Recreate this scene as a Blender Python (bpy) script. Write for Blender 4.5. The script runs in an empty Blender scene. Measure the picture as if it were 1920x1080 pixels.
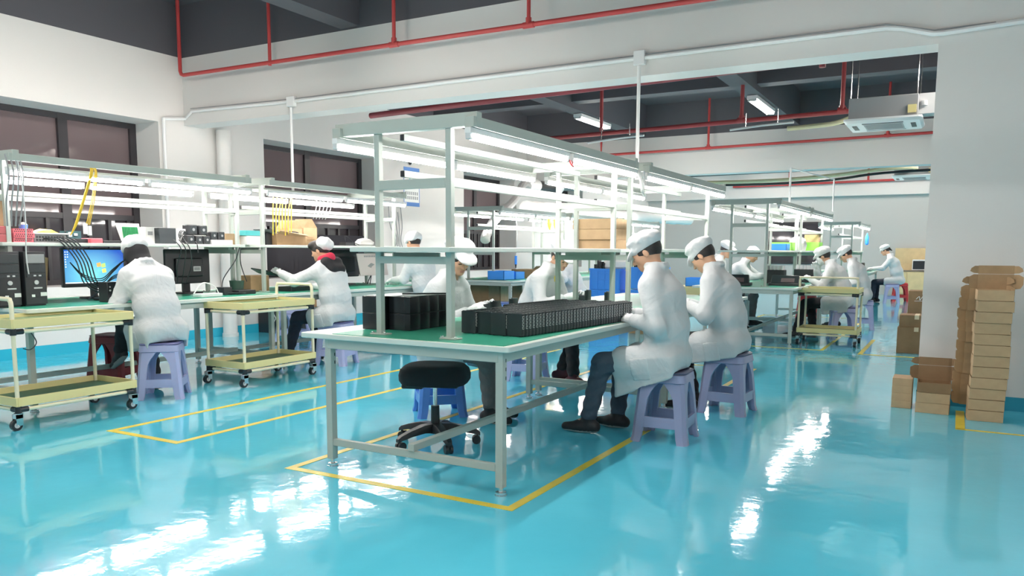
import bpy, math, random
import numpy as np
from mathutils import Vector, Matrix
random.seed(7)
PI = math.pi
sc = bpy.context.scene
COL = sc.collection
V = Vector

# ------------------------------------------------------------------ materials
def mat(name, col, rough=0.5, metal=0.0, emis=None, estr=0.0, spec=0.5, bump=0.0, bscale=40.0, vary=0.0, vscale=6.0, coat=0.0, trans=0.0):
    m = bpy.data.materials.new(name); m.use_nodes = True
    nt = m.node_tree; b = nt.nodes['Principled BSDF']
    b.inputs['Base Color'].default_value = (*col, 1)
    b.inputs['Roughness'].default_value = rough
    b.inputs['Metallic'].default_value = metal
    b.inputs['Specular IOR Level'].default_value = spec
    b.inputs['Coat Weight'].default_value = coat
    b.inputs['Transmission Weight'].default_value = trans
    if emis:
        b.inputs['Emission Color'].default_value = (*emis, 1)
        b.inputs['Emission Strength'].default_value = estr
    if bump or vary:
        tc = nt.nodes.new('ShaderNodeTexCoord')
        if bump:
            n = nt.nodes.new('ShaderNodeTexNoise'); n.inputs['Scale'].default_value = bscale; n.inputs['Detail'].default_value = 3
            bp = nt.nodes.new('ShaderNodeBump'); bp.inputs['Strength'].default_value = bump; bp.inputs['Distance'].default_value = 0.02
            n.inputs['Distortion'].default_value = 1.2 if bscale < 15 else 0
            nt.links.new(tc.outputs['Object'], n.inputs['Vector']); nt.links.new(n.outputs['Fac'], bp.inputs['Height'])
            nt.links.new(bp.outputs['Normal'], b.inputs['Normal'])
        if vary:
            n = nt.nodes.new('ShaderNodeTexNoise'); n.inputs['Scale'].default_value = vscale; n.inputs['Detail'].default_value = 5
            r = nt.nodes.new('ShaderNodeValToRGB')
            r.color_ramp.elements[0].position = 0.3; r.color_ramp.elements[1].position = 0.7
            r.color_ramp.elements[0].color = (*[c * (1 - vary) for c in col], 1)
            r.color_ramp.elements[1].color = (*[min(1, c * (1 + vary)) for c in col], 1)
            nt.links.new(tc.outputs['Object'], n.inputs['Vector']); nt.links.new(n.outputs['Fac'], r.inputs['Fac'])
            nt.links.new(r.outputs['Color'], b.inputs['Base Color'])
    return m

M = {}
def defmats():
    M['wall'] = mat('white_wall_paint', (.72, .70, .68), .75, bump=.05, bscale=60)
    M['wallgrey'] = mat('pale_grey_panel', (.52, .515, .50), .6)
    M['dark'] = mat('dark_ceiling_paint', (.088, .086, .10), .8)
    M['frame'] = mat('sage_grey_powder_coat', (.43, .475, .44), .42, spec=.4)
    M['laminate'] = mat('pale_laminate_edge', (.66, .72, .67), .35)
    M['green'] = mat('green_antistatic_mat', (.045, .37, .245), .28, vary=.12, vscale=3)
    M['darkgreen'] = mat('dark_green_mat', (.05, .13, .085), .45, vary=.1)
    M['tube'] = mat('lit_tube', (1, 1, 1), .5, emis=(1, .945, .90), estr=TUBE)
    M['ceiltube'] = mat('lit_ceiling_tube', (1, 1, 1), .5, emis=(1, .92, .84), estr=CTUBE)
    M['housing'] = mat('white_lamp_housing', (.82, .82, .82), .4)
    M['chrome'] = mat('chrome', (.75, .75, .76), .2, metal=1)
    M['black'] = mat('black_plastic', (.016, .018, .022), .38)
    M['blackbox'] = mat('black_metal_box', (.018, .026, .031), .32, spec=.5, bump=.04, bscale=90)
    M['blackmatte'] = mat('black_fabric', (.012, .012, .015), .85, bump=.2, bscale=250)
    M['ltgrey'] = mat('light_grey_plastic', (.62, .63, .64), .4)
    M['midgrey'] = mat('mid_grey_metal', (.30, .31, .32), .4)
    M['porthole'] = mat('grey_socket_rim', (.60, .62, .62), .4)
    M['cream'] = mat('cream_coated_pipe', (.84, .76, .55), .35)
    M['yellow'] = mat('pale_yellow_tray', (.72, .63, .30), .45)
    M['line'] = mat('yellow_floor_tape', (.78, .62, .06), .35, vary=.08, vscale=9)
    M['lav'] = mat('lavender_plastic', (.40, .42, .66), .3)
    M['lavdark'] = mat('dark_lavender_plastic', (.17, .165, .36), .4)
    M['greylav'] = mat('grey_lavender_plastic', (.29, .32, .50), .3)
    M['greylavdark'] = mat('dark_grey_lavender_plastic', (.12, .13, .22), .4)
    M['blue'] = mat('blue_plastic', (.09, .25, .70), .3)
    M['bluedark'] = mat('dark_blue_plastic', (.05, .11, .40), .35)
    M['binblue'] = mat('bright_blue_crate_plastic', (.045, .31, .93), .35)
    M['red'] = mat('dark_red_plastic', (.25, .028, .035), .35)
    M['redbright'] = mat('red_plastic', (.62, .045, .05), .35)
    M['redpipe'] = mat('red_pipe_paint', (.50, .055, .055), .45)
    M['maroonpipe'] = mat('maroon_pipe_paint', (.22, .035, .045), .5)
    M['card'] = mat('cardboard', (.40, .255, .135), .8, vary=.1, vscale=12, bump=.05, bscale=120)
    M['cardlight'] = mat('light_cardboard', (.50, .345, .20), .8, vary=.08, vscale=12)
    M['carddark'] = mat('brown_carton', (.27, .165, .085), .85, vary=.1, vscale=10)
    M['cardedge'] = mat('pale_board_edge', (.72, .60, .42), .8)
    M['paper'] = mat('white_paper', (.85, .85, .84), .7)
    M['yellowcable'] = mat('yellow_cable', (.85, .58, .06), .4)
    M['creampipe'] = mat('cream_pipe_lagging', (.72, .66, .42), .6, bump=.3, bscale=30)
    M['glass'] = mat('night_window_glass', (.15, .112, .118), .08, spec=.35)
    M['glassdark'] = mat('dark_lower_window_glass', (.045, .038, .045), .05, spec=.6)
    M['winframe'] = mat('dark_bronze_window_frame', (.03, .027, .032), .4)
    M['curtain'] = mat('dark_pleated_blind', (.05, .047, .06), .6)
    M['pink'] = mat('pink_plastic', (.78, .16, .20), .45)
    M['pinkdark'] = mat('rose_plastic', (.45, .10, .11), .45)
    M['teal'] = mat('teal_plastic', (.10, .55, .58), .4)
    M['lime'] = mat('lime_green_plastic', (.30, .78, .10), .4)
    M['kelly'] = mat('green_plastic', (.03, .30, .11), .45)
    M['wood'] = mat('pale_wood_veneer', (.66, .52, .29), .5, vary=.1, vscale=5)
    M['skin'] = mat('skin', (.62, .36, .235), .5)
    M['lips'] = mat('lips', (.50, .235, .18), .5)
    M['brow'] = mat('dark_brow', (.05, .035, .03), .7)
    M['hair'] = mat('black_hair', (.016, .013, .013), .45, bump=.5, bscale=160)
    M['coat'] = mat('white_work_coat', (.60, .625, .64), .65, bump=.55, bscale=6.5)
    M['cap'] = mat('white_cloth_cap', (.72, .735, .75), .7, bump=.4, bscale=13)
    M['glove'] = mat('white_glove', (.82, .83, .84), .7, bump=.2, bscale=60)
    M['navy'] = mat('dark_navy_trousers', (.022, .027, .045), .8, bump=.3, bscale=35)
    M['denim'] = mat('dark_blue_denim', (.055, .078, .11), .8, bump=.3, bscale=45)
    M['blacktr'] = mat('black_trousers', (.014, .014, .018), .8, bump=.3, bscale=35)
    M['greytr'] = mat('grey_trousers', (.16, .14, .14), .8, bump=.3, bscale=35)
    M['shoe'] = mat('black_shoe', (.018, .018, .022), .6)
    M['sole'] = mat('grey_sole', (.42, .38, .36), .6)
    M['redshoe'] = mat('red_trainer', (.40, .045, .05), .6)
    M['maroonshoe'] = mat('maroon_trainer', (.075, .014, .025), .6)
    M['redcloth'] = mat('crimson_cloth', (.52, .02, .06), .8)
    M['yellowcloth'] = mat('yellow_shirt', (.80, .62, .04), .8)
    M['sock'] = mat('grey_sock', (.10, .095, .11), .8)

# ------------------------------------------------------------------ mesh builder
class MB:
    def __init__(s): s.v = []; s.f = []; s.m = []; s.mi = 0
    def add(s, vs, fs):
        o = len(s.v); s.v += [tuple(p) for p in vs]; s.f += [tuple(i + o for i in f) for f in fs]; s.m += [s.mi] * len(fs); return s
    def box(s, x0, x1, y0, y1, z0, z1, T=None):
        vs = [V((x, y, z)) for x in (x0, x1) for y in (y0, y1) for z in (z0, z1)]
        if T: vs = [T @ p for p in vs]
        return s.add(vs, [(0, 1, 3, 2), (4, 6, 7, 5), (0, 4, 5, 1), (2, 3, 7, 6), (0, 2, 6, 4), (1, 5, 7, 3)])
    def cyl(s, p, q, r, n=12, r2=None, cap=True):
        p = V(p); q = V(q); r2 = r if r2 is None else r2
        d = (q - p).normalized(); a = d.orthogonal().normalized(); b = d.cross(a)
        vs = []
        for c, rr in ((p, r), (q, r2)):
            for i in range(n):
                t = 2 * PI * i / n; vs.append(c + a * (rr * math.cos(t)) + b * (rr * math.sin(t)))
        fs = [(i, (i + 1) % n, n + (i + 1) % n, n + i) for i in range(n)]
        if cap: fs += [tuple(range(n))[::-1], tuple(range(n, 2 * n))]
        return s.add(vs, fs)
    def tube(s, pts, r, n=7, cap=True):
        pts = [V(p) for p in pts]; k = len(pts); a = None; vs = []
        for i, p in enumerate(pts):
            d = (pts[min(i + 1, k - 1)] - pts[max(i - 1, 0)]).normalized()
            if a is None: a = d.orthogonal().normalized()
            else:
                a = a - d * a.dot(d)
                a = a.normalized() if a.length > 1e-6 else d.orthogonal().normalized()
            b = d.cross(a); rr = r[i] if isinstance(r, (list, tuple)) else r
            for j in range(n):
                t = 2 * PI * j / n; vs.append(p + a * (rr * math.cos(t)) + b * (rr * math.sin(t)))
        fs = [(i * n + j, i * n + (j + 1) % n, (i + 1) * n + (j + 1) % n, (i + 1) * n + j) for i in range(k - 1) for j in range(n)]
        if cap: fs += [tuple(range(n))[::-1], tuple(range((k - 1) * n, k * n))]
        return s.add(vs, fs)
    def lathe(s, prof, c=(0, 0, 0), n=20):
        vs = []; fs = []; k = len(prof)
        for r, z in prof:
            for j in range(n):
                t = 2 * PI * j / n; vs.append((c[0] + r * math.cos(t), c[1] + r * math.sin(t), c[2] + z))
        fs = [(i * n + j, i * n + (j + 1) % n, (i + 1) * n + (j + 1) % n, (i + 1) * n + j) for i in range(k - 1) for j in range(n)]
        fs += [tuple(range(n))[::-1], tuple(range((k - 1) * n, k * n))]
        return s.add(vs, fs)
    def prism(s, poly, fn, a, b):
        n = len(poly)
        vs = [fn(p[0], p[1], a) for p in poly] + [fn(p[0], p[1], b) for p in poly]
        fs = [(i, (i + 1) % n, n + (i + 1) % n, n + i) for i in range(n)] + [tuple(range(n))[::-1], tuple(range(n, 2 * n))]
        return s.add(vs, fs)
    def loft(s, rings, cap=True):
        n = len(rings[0]); vs = [p for r in rings for p in r]
        fs = [(i * n + j, i * n + (j + 1) % n, (i + 1) * n + (j + 1) % n, (i + 1) * n + j) for i in range(len(rings) - 1) for j in range(n)]
        if cap: fs += [tuple(range(n))[::-1], tuple(range((len(rings) - 1) * n, len(rings) * n))]
        return s.add(vs, fs)
    def rbox(s, x0, x1, y0, y1, z0, z1, r, n=4):
        return s.prism(rrect(x0, x1, y0, y1, r, n), lambda a, b, c: (a, b, c), z0, z1)
    def quad(s, a, b, c, d): return s.add([a, b, c, d], [(0, 1, 2, 3)])
    def use(s, i): s.mi = i; return s

def rrect(x0, x1, y0, y1, r, n=4):
    out = []
    for cx, cy, t0 in ((x1 - r, y1 - r, 0), (x0 + r, y1 - r, PI / 2), (x0 + r, y0 + r, PI), (x1 - r, y0 + r, 1.5 * PI)):
        for i in range(n + 1):
            t = t0 + PI / 2 * i / n; out.append((cx + r * math.cos(t), cy + r * math.sin(t)))
    return out

def obj(name, mb, mats, parent=None, org=None, bevel=0, smooth=True):
    """ONE mesh object.  With a parent the vertices are in the parent's own frame; at top level the
    vertices are in world space and the origin is moved to the foot of the object."""
    me = bpy.data.meshes.new(name)
    vs = mb.v
    if parent is None and org is None:
        xs = [p[0] for p in vs]; ys = [p[1] for p in vs]; zs = [p[2] for p in vs]
        org = ((min(xs) + max(xs)) / 2, (min(ys) + max(ys)) / 2, min(zs))
    if org is not None: vs = [(p[0] - org[0], p[1] - org[1], p[2] - org[2]) for p in vs]
    me.from_pydata(vs, [], mb.f); me.validate()
    for k in (mats if isinstance(mats, (list, tuple)) else [mats]): me.materials.append(M[k] if isinstance(k, str) else k)
    if any(mb.m) and len(me.polygons) == len(mb.m): me.polygons.foreach_set('material_index', mb.m)
    if smooth:
        me.polygons.foreach_set('use_smooth', [True] * len(me.polygons)); me.set_sharp_from_angle(angle=.6)
    o = bpy.data.objects.new(name, me); COL.objects.link(o)
    if parent is not None: o.parent = parent
    if org is not None: o.location = org
    if bevel:
        b = o.modifiers.new('bevel', 'BEVEL'); b.width = bevel; b.segments = 2; b.limit_method = 'ANGLE'; b.angle_limit = .7
    return o
def tag(o, label=None, cat=None, group=None, kind=None):
    if label: o['label'] = label
    if cat: o['category'] = cat
    if group: o['group'] = group
    if kind: o['kind'] = kind
    return o
def thing(name, label, cat, loc=(0, 0, 0), rz=0, group=None):
    o = bpy.data.objects.new(name, None); COL.objects.link(o); o.empty_display_size = .1
    o.location = loc; o.rotation_euler = (0, 0, rz); return tag(o, label, cat, group)
KIDS = {}
def copy_tree(o, label=None, loc=None, rz=None, parent=None, group=None):
    c = o.copy(); COL.objects.link(c)
    if parent is not None: c.parent = parent
    if label: c['label'] = label
    if group: c['group'] = group
    if loc is not None: c.location = loc
    if rz is not None: c.rotation_euler = (0, 0, rz)
    if o.name not in KIDS: KIDS[o.name] = list(o.children)
    for ch in KIDS[o.name]: copy_tree(ch, parent=c)
    return c
def struct(name, mb, m, bevel=0):
    return tag(obj(name, mb, m, bevel=bevel), kind='structure')
def sweep(p, n=12, smooth=.5):
    """Catmull-Rom through the points p."""
    p = [V(q) for q in p]; out = []
    for i in range(len(p) - 1):
        a = p[max(i - 1, 0)]; b = p[i]; c = p[i + 1]; d = p[min(i + 2, len(p) - 1)]
        for k in range(n):
            t = k / n
            out.append(.5 * ((2 * b) + (c - a) * t + (2 * a - 5 * b + 4 * c - d) * t * t + (3 * b - a - 3 * c + d) * t ** 3))
    out.append(p[-1]); return out
TUBE = 70.0
CTUBE = 140.0
defmats()

# ------------------------------------------------------------------ camera (solved from the photo's vanishing points)
F, YAW, PIT, ROL, PX, PY, CH = 1481.04, .5108, .114, -.0042, 960.0, 638.9, 1.25
cy_, sy_, cp_, sp_ = math.cos(YAW), math.sin(YAW), math.cos(PIT), math.sin(PIT)
fw = V((-sy_ * cp_, cy_ * cp_, -sp_)); rt = V((cy_, sy_, 0)); dn = fw.cross(rt)
r2 = rt * math.cos(ROL) + dn * math.sin(ROL); d2 = -rt * math.sin(ROL) + dn * math.cos(ROL)
cam = bpy.data.cameras.new('camera'); cam.sensor_width = 36; cam.lens = 36 * F / 1920
cam.shift_y = (PY - 540) / 1920; cam.clip_end = 100
co = bpy.data.objects.new('camera', cam); COL.objects.link(co)
mw = Matrix((r2, -d2, -fw)).transposed().to_4x4(); mw.translation = V((0, 0, CH)); co.matrix_world = mw
sc.camera = co
sc.view_settings.view_transform = 'Standard'; sc.view_settings.look = 'None'
sc.view_settings.exposure = 0.14; sc.view_settings.gamma = 1; sc.view_settings.use_curve_mapping = False
sc.cycles.use_denoising = True
sc.cycles.max_bounces = 8; sc.cycles.diffuse_bounces = 5; sc.cycles.glossy_bounces = 4
sc.cycles.sample_clamp_indirect = 6
w = bpy.data.worlds.new('night'); sc.world = w; w.use_nodes = True
w.node_tree.nodes['Background'].inputs['Color'].default_value = (.02, .02, .03, 1)
w.node_tree.nodes['Background'].inputs['Strength'].default_value = .3
# ================================================================== ROOM
XL, YB, YF, YE = -9.2, 7.35, -3.0, 25.8      # left wall face, first beam, wall behind the camera, far wall
ZP, ZC, ZB = 3.78, 4.45, 2.9                 # paint line, slab, beam underside
XR = 3.2
b = MB().box(XL - .8, XR, YF, YE + .3, -.1, 0)
fl = mat('glossy_cyan_epoxy', (.07, .53, .66), .07, spec=.55, coat=.35)
nt = fl.node_tree; bs = nt.nodes['Principled BSDF']; bs.inputs['Coat Roughness'].default_value = .035
tc = nt.nodes.new('ShaderNodeTexCoord'); no = nt.nodes.new('ShaderNodeTexNoise'); no.inputs['Scale'].default_value = 3.2; no.inputs['Detail'].default_value = 4
no.inputs['Roughness'].default_value = .55
bp = nt.nodes.new('ShaderNodeBump'); bp.inputs['Strength'].default_value = .10; bp.inputs['Distance'].default_value = .03
nt.links.new(tc.outputs['Object'], no.inputs['Vector']); nt.links.new(no.outputs['Fac'], bp.inputs['Height'])
nt.links.new(bp.outputs['Normal'], bs.inputs['Normal']); nt.links.new(bp.outputs['Normal'], bs.inputs['Coat Normal'])
n2 = nt.nodes.new('ShaderNodeTexNoise'); n2.inputs['Scale'].default_value = .9; n2.inputs['Detail'].default_value = 6
rp = nt.nodes.new('ShaderNodeValToRGB'); rp.color_ramp.elements[0].position = .35; rp.color_ramp.elements[1].position = .7
rp.color_ramp.elements[0].color = (.10, .60, .80, 1); rp.color_ramp.elements[1].color = (.135, .66, .85, 1)
nt.links.new(tc.outputs['Object'], n2.inputs['Vector']); nt.links.new(n2.outputs['Fac'], rp.inputs['Fac']); nt.links.new(rp.outputs['Color'], bs.inputs['Base Color'])
struct('floor', b, [fl])
c = MB().box(XL - .8, XR, YF, YE + .3, ZC, ZC + .1)
struct('ceiling', c, 'dark')
# ceiling beams, painted dark
def dbeam(x0, x1, y0, y1, z0): return struct('trim_%d' % dbeam.n, MB().box(x0, x1, y0, y1, z0, ZC), 'dark')
dbeam.n = 0
for a in ((-6.42, -6.14, YF, YB, 3.8), (-3.2, -2.92, YF, YB, 3.95), (.6, .9, YF, YB, 3.8),
          (-6.5, -6.2, 7.7, 17.1, 3.8), (-3.25, -2.95, 7.7, 17.1, 3.8), (.2, .5, 7.7, 17.1, 3.8), (-9.2, 3, 13.2, 13.5, 3.9), (-9.2, 3, 9.6, 9.85, 3.85)):
    dbeam.n += 1; dbeam(*a)
# left wall with four window recesses
WINS = [(3.0, 6.95), (8.75, 11.55), (14.3, 16.6), (18.7, 20.4)]
SILL = .8
b = MB(); y = YF
for y0, y1 in WINS + [(YE, YE)]:
    b.box(XL - .7, XL, y, y0, 0, ZP); y = y1
for y0, y1 in WINS:
    b.box(XL - .7, XL, y0, y1, 0, SILL); b.box(XL - .7, XL, y0, y1, ZB, ZP)
b.use(1).box(XL - .7, XL + .004, YF, YE, ZP, ZC)
struct('wall_left', b, ['wall', 'dark'])
struct('baseboard_left', MB().box(XL, XL + .006, YF, YE, 0, .13), mat('cyan_wall_base_paint', (.03, .42, .58), .25))
for i, (y0, y1) in enumerate(WINS):
    fr = MB(); xg = XL - .5
    for yy in (y0, y1 - .09): fr.box(xg - .04, xg + .04, yy, yy + .09, SILL, ZB)
    muls = {0: [5.95], 1: [10.15], 2: [15.5], 3: []}[i]
    for m_ in muls: fr.box(xg - .04, xg + .04, m_ - .06, m_ + .06, SILL, ZB)
    for z0, z1 in ((SILL, SILL + .06), (1.62, 1.69), (ZB - .07, ZB)): fr.box(xg - .035, xg + .035, y0, y1, z0, z1)
    k = y0 + .25
    while k < y1 - .15:
        fr.box(xg + .01, xg + .03, k, k + .045, SILL, 1.62); k += .27
    f = tag(obj('window_%d' % (i + 1), fr, 'winframe'), kind='structure')
    g = MB().box(xg - .012, xg - .002, y0, y1, 1.65, ZB - .03)
    obj('pane', g, 'glass', f).location = -V(f.location)
    g = MB().box(xg - .012, xg - .002, y0, y1, SILL + .03, 1.65)
    obj('pane', g, 'glassdark', f).location = -V(f.location)
# pleated dark blind seen through the bench behind the second window
bl = MB(); k = 8.8
while k < 11.5:
    bl.add([(XL - .40, k, .82), (XL - .34, k + .05, .82), (XL - .40, k + .1, .82), (XL - .40, k, 1.5), (XL - .34, k + .05, 1.5), (XL - .40, k + .1, 1.5)], [(0, 1, 4, 3), (1, 2, 5, 4)]); k += .1
tag(obj('pleated_blind', bl, 'curtain', smooth=False), 'dark pleated blind across the lower part of the second window', 'blind')
# other walls
struct('wall_far', MB().box(XL - .7, XR, YE, YE + .3, 0, 2.9).use(1).box(XL - .7, XR, YE - .22, YE + .3, 2.9, ZP).use(2).box(XL - .7, XR, YE - .23, YE + .3, ZP, ZC), ['wallgrey', 'wall', 'dark'])
struct('wall_right', MB().box(XR, XR + .2, YF, YE, 0, ZP).use(1).box(XR - .004, XR + .2, YF, YE, ZP, ZC), ['wall', 'dark'])
struct('wall_back', MB().box(XL - .7, XR + .2, YF - .2, YF, 0, ZP).use(1).box(XL - .7, XR + .2, YF - .2, YF + .004, ZP, ZC), ['wall', 'dark'])
# cross beams
def xbeam(y0, y1, z1=ZP):
    xbeam.n += 1
    return struct('trim_%d' % xbeam.n, MB().box(XL, XR, y0, y1, ZB, z1).use(1).box(XL, XR, y0 - .004, y1 + .004, z1, ZC), ['wall', 'dark'])
xbeam.n = 8
xbeam(YB, 7.65); xbeam(17.1, 17.45, 3.74)
# column at the right with the cyan base, wall beside it
struct('wall_column', MB().box(-.232, .165, YB - .03, 7.70, 0, ZP).box(.165, XR, YB - .03, 7.70, 0, 3.17).use(1).box(-.235, XR, YB - .035, 7.70, 0, .11).use(2).box(-.232, .165, YB - .034, 7.70, ZP, ZC), ['wall', mat('cyan_column_base_paint', (.02, .30, .44), .3), 'dark'])
# far window on the grey wall
f = struct('window_5', MB().box(-5.3, -5.22, YE - .03, YE + .01, .9, 2.1).box(-3.72, -3.64, YE - .03, YE + .01, .9, 2.1).box(-5.3, -3.64, YE - .03, YE + .01, .86, .93).box(-5.3, -3.64, YE - .03, YE + .01, 2.08, 2.15).box(-4.5, -4.44, YE - .03, YE + .01, .9, 2.1), 'winframe')
obj('pane', MB().box(-5.3, -3.66, YE - .012, YE - .004, .9, 2.1), 'glassdark', f).location = -V(f.location)
# floor tape rectangles (paint on the floor)
def tape(name, rects, label):
    m_ = MB()
    for r in rects: m_.box(r[0], r[1], r[2], r[3], .0004, .0022)
    return tag(obj(name, m_, 'line'), label, 'floor marking', 'yellow floor tape')
def frame_tape(x0, x1, y0, y1, label, wd=.05):
    tape('floor_tape', [(x0, x1, y0, y0 + wd), (x0, x1, y1 - wd, y1), (x0, x0 + wd, y0 + wd, y1 - wd), (x1 - wd, x1, y0 + wd, y1 - wd)], label)
frame_tape(-3.30, -1.80, 3.22, 8.56, 'yellow tape rectangle on the floor around the nearest pair of centre workbenches')
frame_tape(-5.05, -4.32, 3.29, 9.0, 'narrow yellow tape rectangle on the open floor between the trolleys and the centre workbenches')
frame_tape(-3.3, -1.42, 10.62, 16.1, 'yellow tape rectangle under the second pair of centre workbenches, beyond the trolley', .045)
tape('floor_tape', [(.058, .118, 6.36, 7.1), (.058, 1.5, 6.34, 6.375)], 'yellow tape corner on the floor in front of the tall cardboard box stack')
tape('floor_tape', [(-1.0, .1, 10.45, 10.5), (-1.0, -.95, 10.5, 12.3)], 'yellow tape corner on the floor under the brown cartons behind the column')
# ================================================================== WORKBENCHES
BL = 2.52; HB = BL / 2
def make_bench(label, loc):
    t = thing('workbench', label, 'workbench', loc)
    top = obj('tabletop', MB().rbox(-.69, .70, -HB, HB, .745, .775, .02), 'laminate', t, bevel=.004)
    obj('work_mat', MB().box(-.46, .66, -HB + .02, HB - .02, .775, .778), 'green', t)
    a = MB()
    for s in (-1, 1): a.box(-.5, .625, s * (HB - .04) - .018, s * (HB - .04) + .018, .69, .745)
    for x in (-.5, .63): a.box(x - .018, x + .018, -HB + .06, HB - .06, .69, .745)
    obj('apron', a, 'frame', t, bevel=.003)
    for s in (-1, 1):
        for x in (-.5, .63):
            y = s * (HB - .045)
            l = MB().box(x - .021, x + .021, y - .021, y + .021, .045, .745)
            for k in range(3): l.use(1).box(x + .0205, x + .0215, y + s * -.012 - .004, y + s * -.012 + .004, .60 + .045 * k, .618 + .045 * k)
            lg = obj('leg', l, ['frame', 'black'], t, bevel=.003)
            obj('levelling_foot', MB().lathe([(.012, .05), (.012, .022), (.028, .02), (.028, .008), (.032, .006), (.032, 0)], (x, y, 0), 14), 'chrome', lg)
        st = MB().box(-.48, .605, s * (HB - .045) - .015, s * (HB - .045) + .015, .125, .165)
        obj('end_stretcher', st, 'frame', t, bevel=.003)
    obj('long_stretcher', MB().box(.06, .10, -HB + .02, HB - .02, .166, .206), 'frame', t, bevel=.003)
    # superstructure
    for s in (-1, 1):
        yp = s * (HB - .13)
        for x in (-.20, .27):
            p = MB().box(x - .0175, x + .0175, yp - .0175, yp + .0175, .778, 1.875).box(x - .055, x + .055, yp - .03, yp + .03, .778, .786)
            p.use(1)
            for dx in (-.043, .043): p.cyl((x + dx, yp - .018, .786), (x + dx, yp - .018, .795), .008, 8)
            obj('post', p, ['frame', 'chrome'], t, bevel=.002)
        obj('top_crossbar', MB().box(-.485, .45, yp - .025, yp + .025, 1.875, 1.945), 'frame', t, bevel=.003)
        obj('mid_crossbar', MB().box(-.183, .253, yp - .02, yp + .02, 1.575, 1.625), 'frame', t, bevel=.002)
        obj('shelf_bracket', MB().box(-.19, .26, yp - .02, yp + .02, 1.175, 1.215).box(-.12, .18, yp + s * -.03 - .01, yp + s * -.03 + .01, 1.215, 1.236), 'frame', t, bevel=.002)
    for x in (-.455, .42): obj('light_rail', MB().box(x - .028, x + .028, -HB + .08, HB - .08, 1.865, 1.92), 'frame', t, bevel=.003)
    for x, z in ((-.02, 1.845), (-.02, 1.655), (.27, 1.595)):
        r = MB().box(x - .013, x + .013, -HB + (.11 if x in (-.02,) else .15), HB - .15, z - .018, z + .018)
        if x == -.02: r.use(1).box(x - .013, x + .013, -HB + .105, -HB + .111, z - .016, z + .016)
        obj('hanging_rail', r, ['frame', 'black'], t, bevel=.002)
    obj('shelf', MB().rbox(-.36, .31, -HB + .06, HB - .06, 1.238, 1.265, .01), 'laminate', t, bevel=.003)
    return t
BENCH = [
    ('nearest centre workbench, green mat crowded with rows of black boxes', (-2.60, 3.36 + HB, 0), 'the nearest centre workbench'),
    ('second centre workbench, end to end behind the one with rows of black boxes', (-2.60, 5.96 + HB, 0), 'the second centre workbench'),
    ('workbench by the left wall with the lit blue monitor on it', (-6.73, 3.36 + HB, 0), 'the left workbench with the blue monitor'),
    ('workbench by the left wall with open cartons on its shelf and a tilted sign board', (-6.73, 5.96 + HB, 0), 'the left workbench with open cartons'),
    ('centre workbench beyond the gap, with black docking stations, beside the yellow trolley', (-2.50, 10.78 + HB, 0), 'the centre workbench with docking stations'),
    ('centre workbench with lime green and blue trays on its shelf, beyond the docking stations', (-2.50, 13.38 + HB, 0), 'the centre workbench with lime green trays'),
    ('workbench in the left row with blue part bins and an open brown carton', (-6.73, 10.78 + HB, 0), 'the left row workbench with blue part bins'),
    ('workbench in the left row behind the stacked blue crates', (-6.73, 13.38 + HB, 0), 'the left row workbench behind the blue crates'),
    ('farthest workbench of the left row, under the fat white duct', (-6.73, 16.0 + HB, 0), 'the farthest left row workbench'),
    ('small far workbench where the lone worker with a ponytail sits', (-2.45, 20.0 + HB, 0), 'the far workbench of the lone worker'),
]
bench0 = make_bench(BENCH[0][0], BENCH[0][1])
benches = [bench0] + [copy_tree(bench0, l, p, group='steel workbenches with light frames') for l, p, _ in BENCH[1:]]
bench0['group'] = 'steel workbenches with light frames'

def make_tube(label, loc, L=1.17):
    t = thing('tube_light', label, 'tube lamp', loc, group='tube lamps under the bench frames')
    obj('housing', MB().box(-.018, .018, -L / 2, L / 2, .012, .042), 'housing', t, bevel=.003)
    obj('lamp_tube', MB().cyl((0, -L / 2 + .03, 0), (0, L / 2 - .03, 0), .0195, 12), 'tube', t)
    for s in (-1, 1): obj('end_cap', MB().box(-.014, .014, s * (L / 2 - .015) - .015, s * (L / 2 - .015) + .015, -.018, .014), 'ltgrey', t, bevel=.003)
    return t
tl0 = None
for bi, (bl_, bp_, bd) in enumerate(BENCH):
    for x, sd in ((.42, 'right'), (-.455, 'left')):
        for yy, ed in ((-.61, 'near'), (.61, 'far')):
            loc = (bp_[0] + x, bp_[1] + yy, 1.822)
            lab = 'lit tube lamp, %s rail, %s half, of %s' % (sd, ed, bd)
            if tl0 is None: tl0 = make_tube(lab, loc)
            else: copy_tree(tl0, lab, loc)

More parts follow.
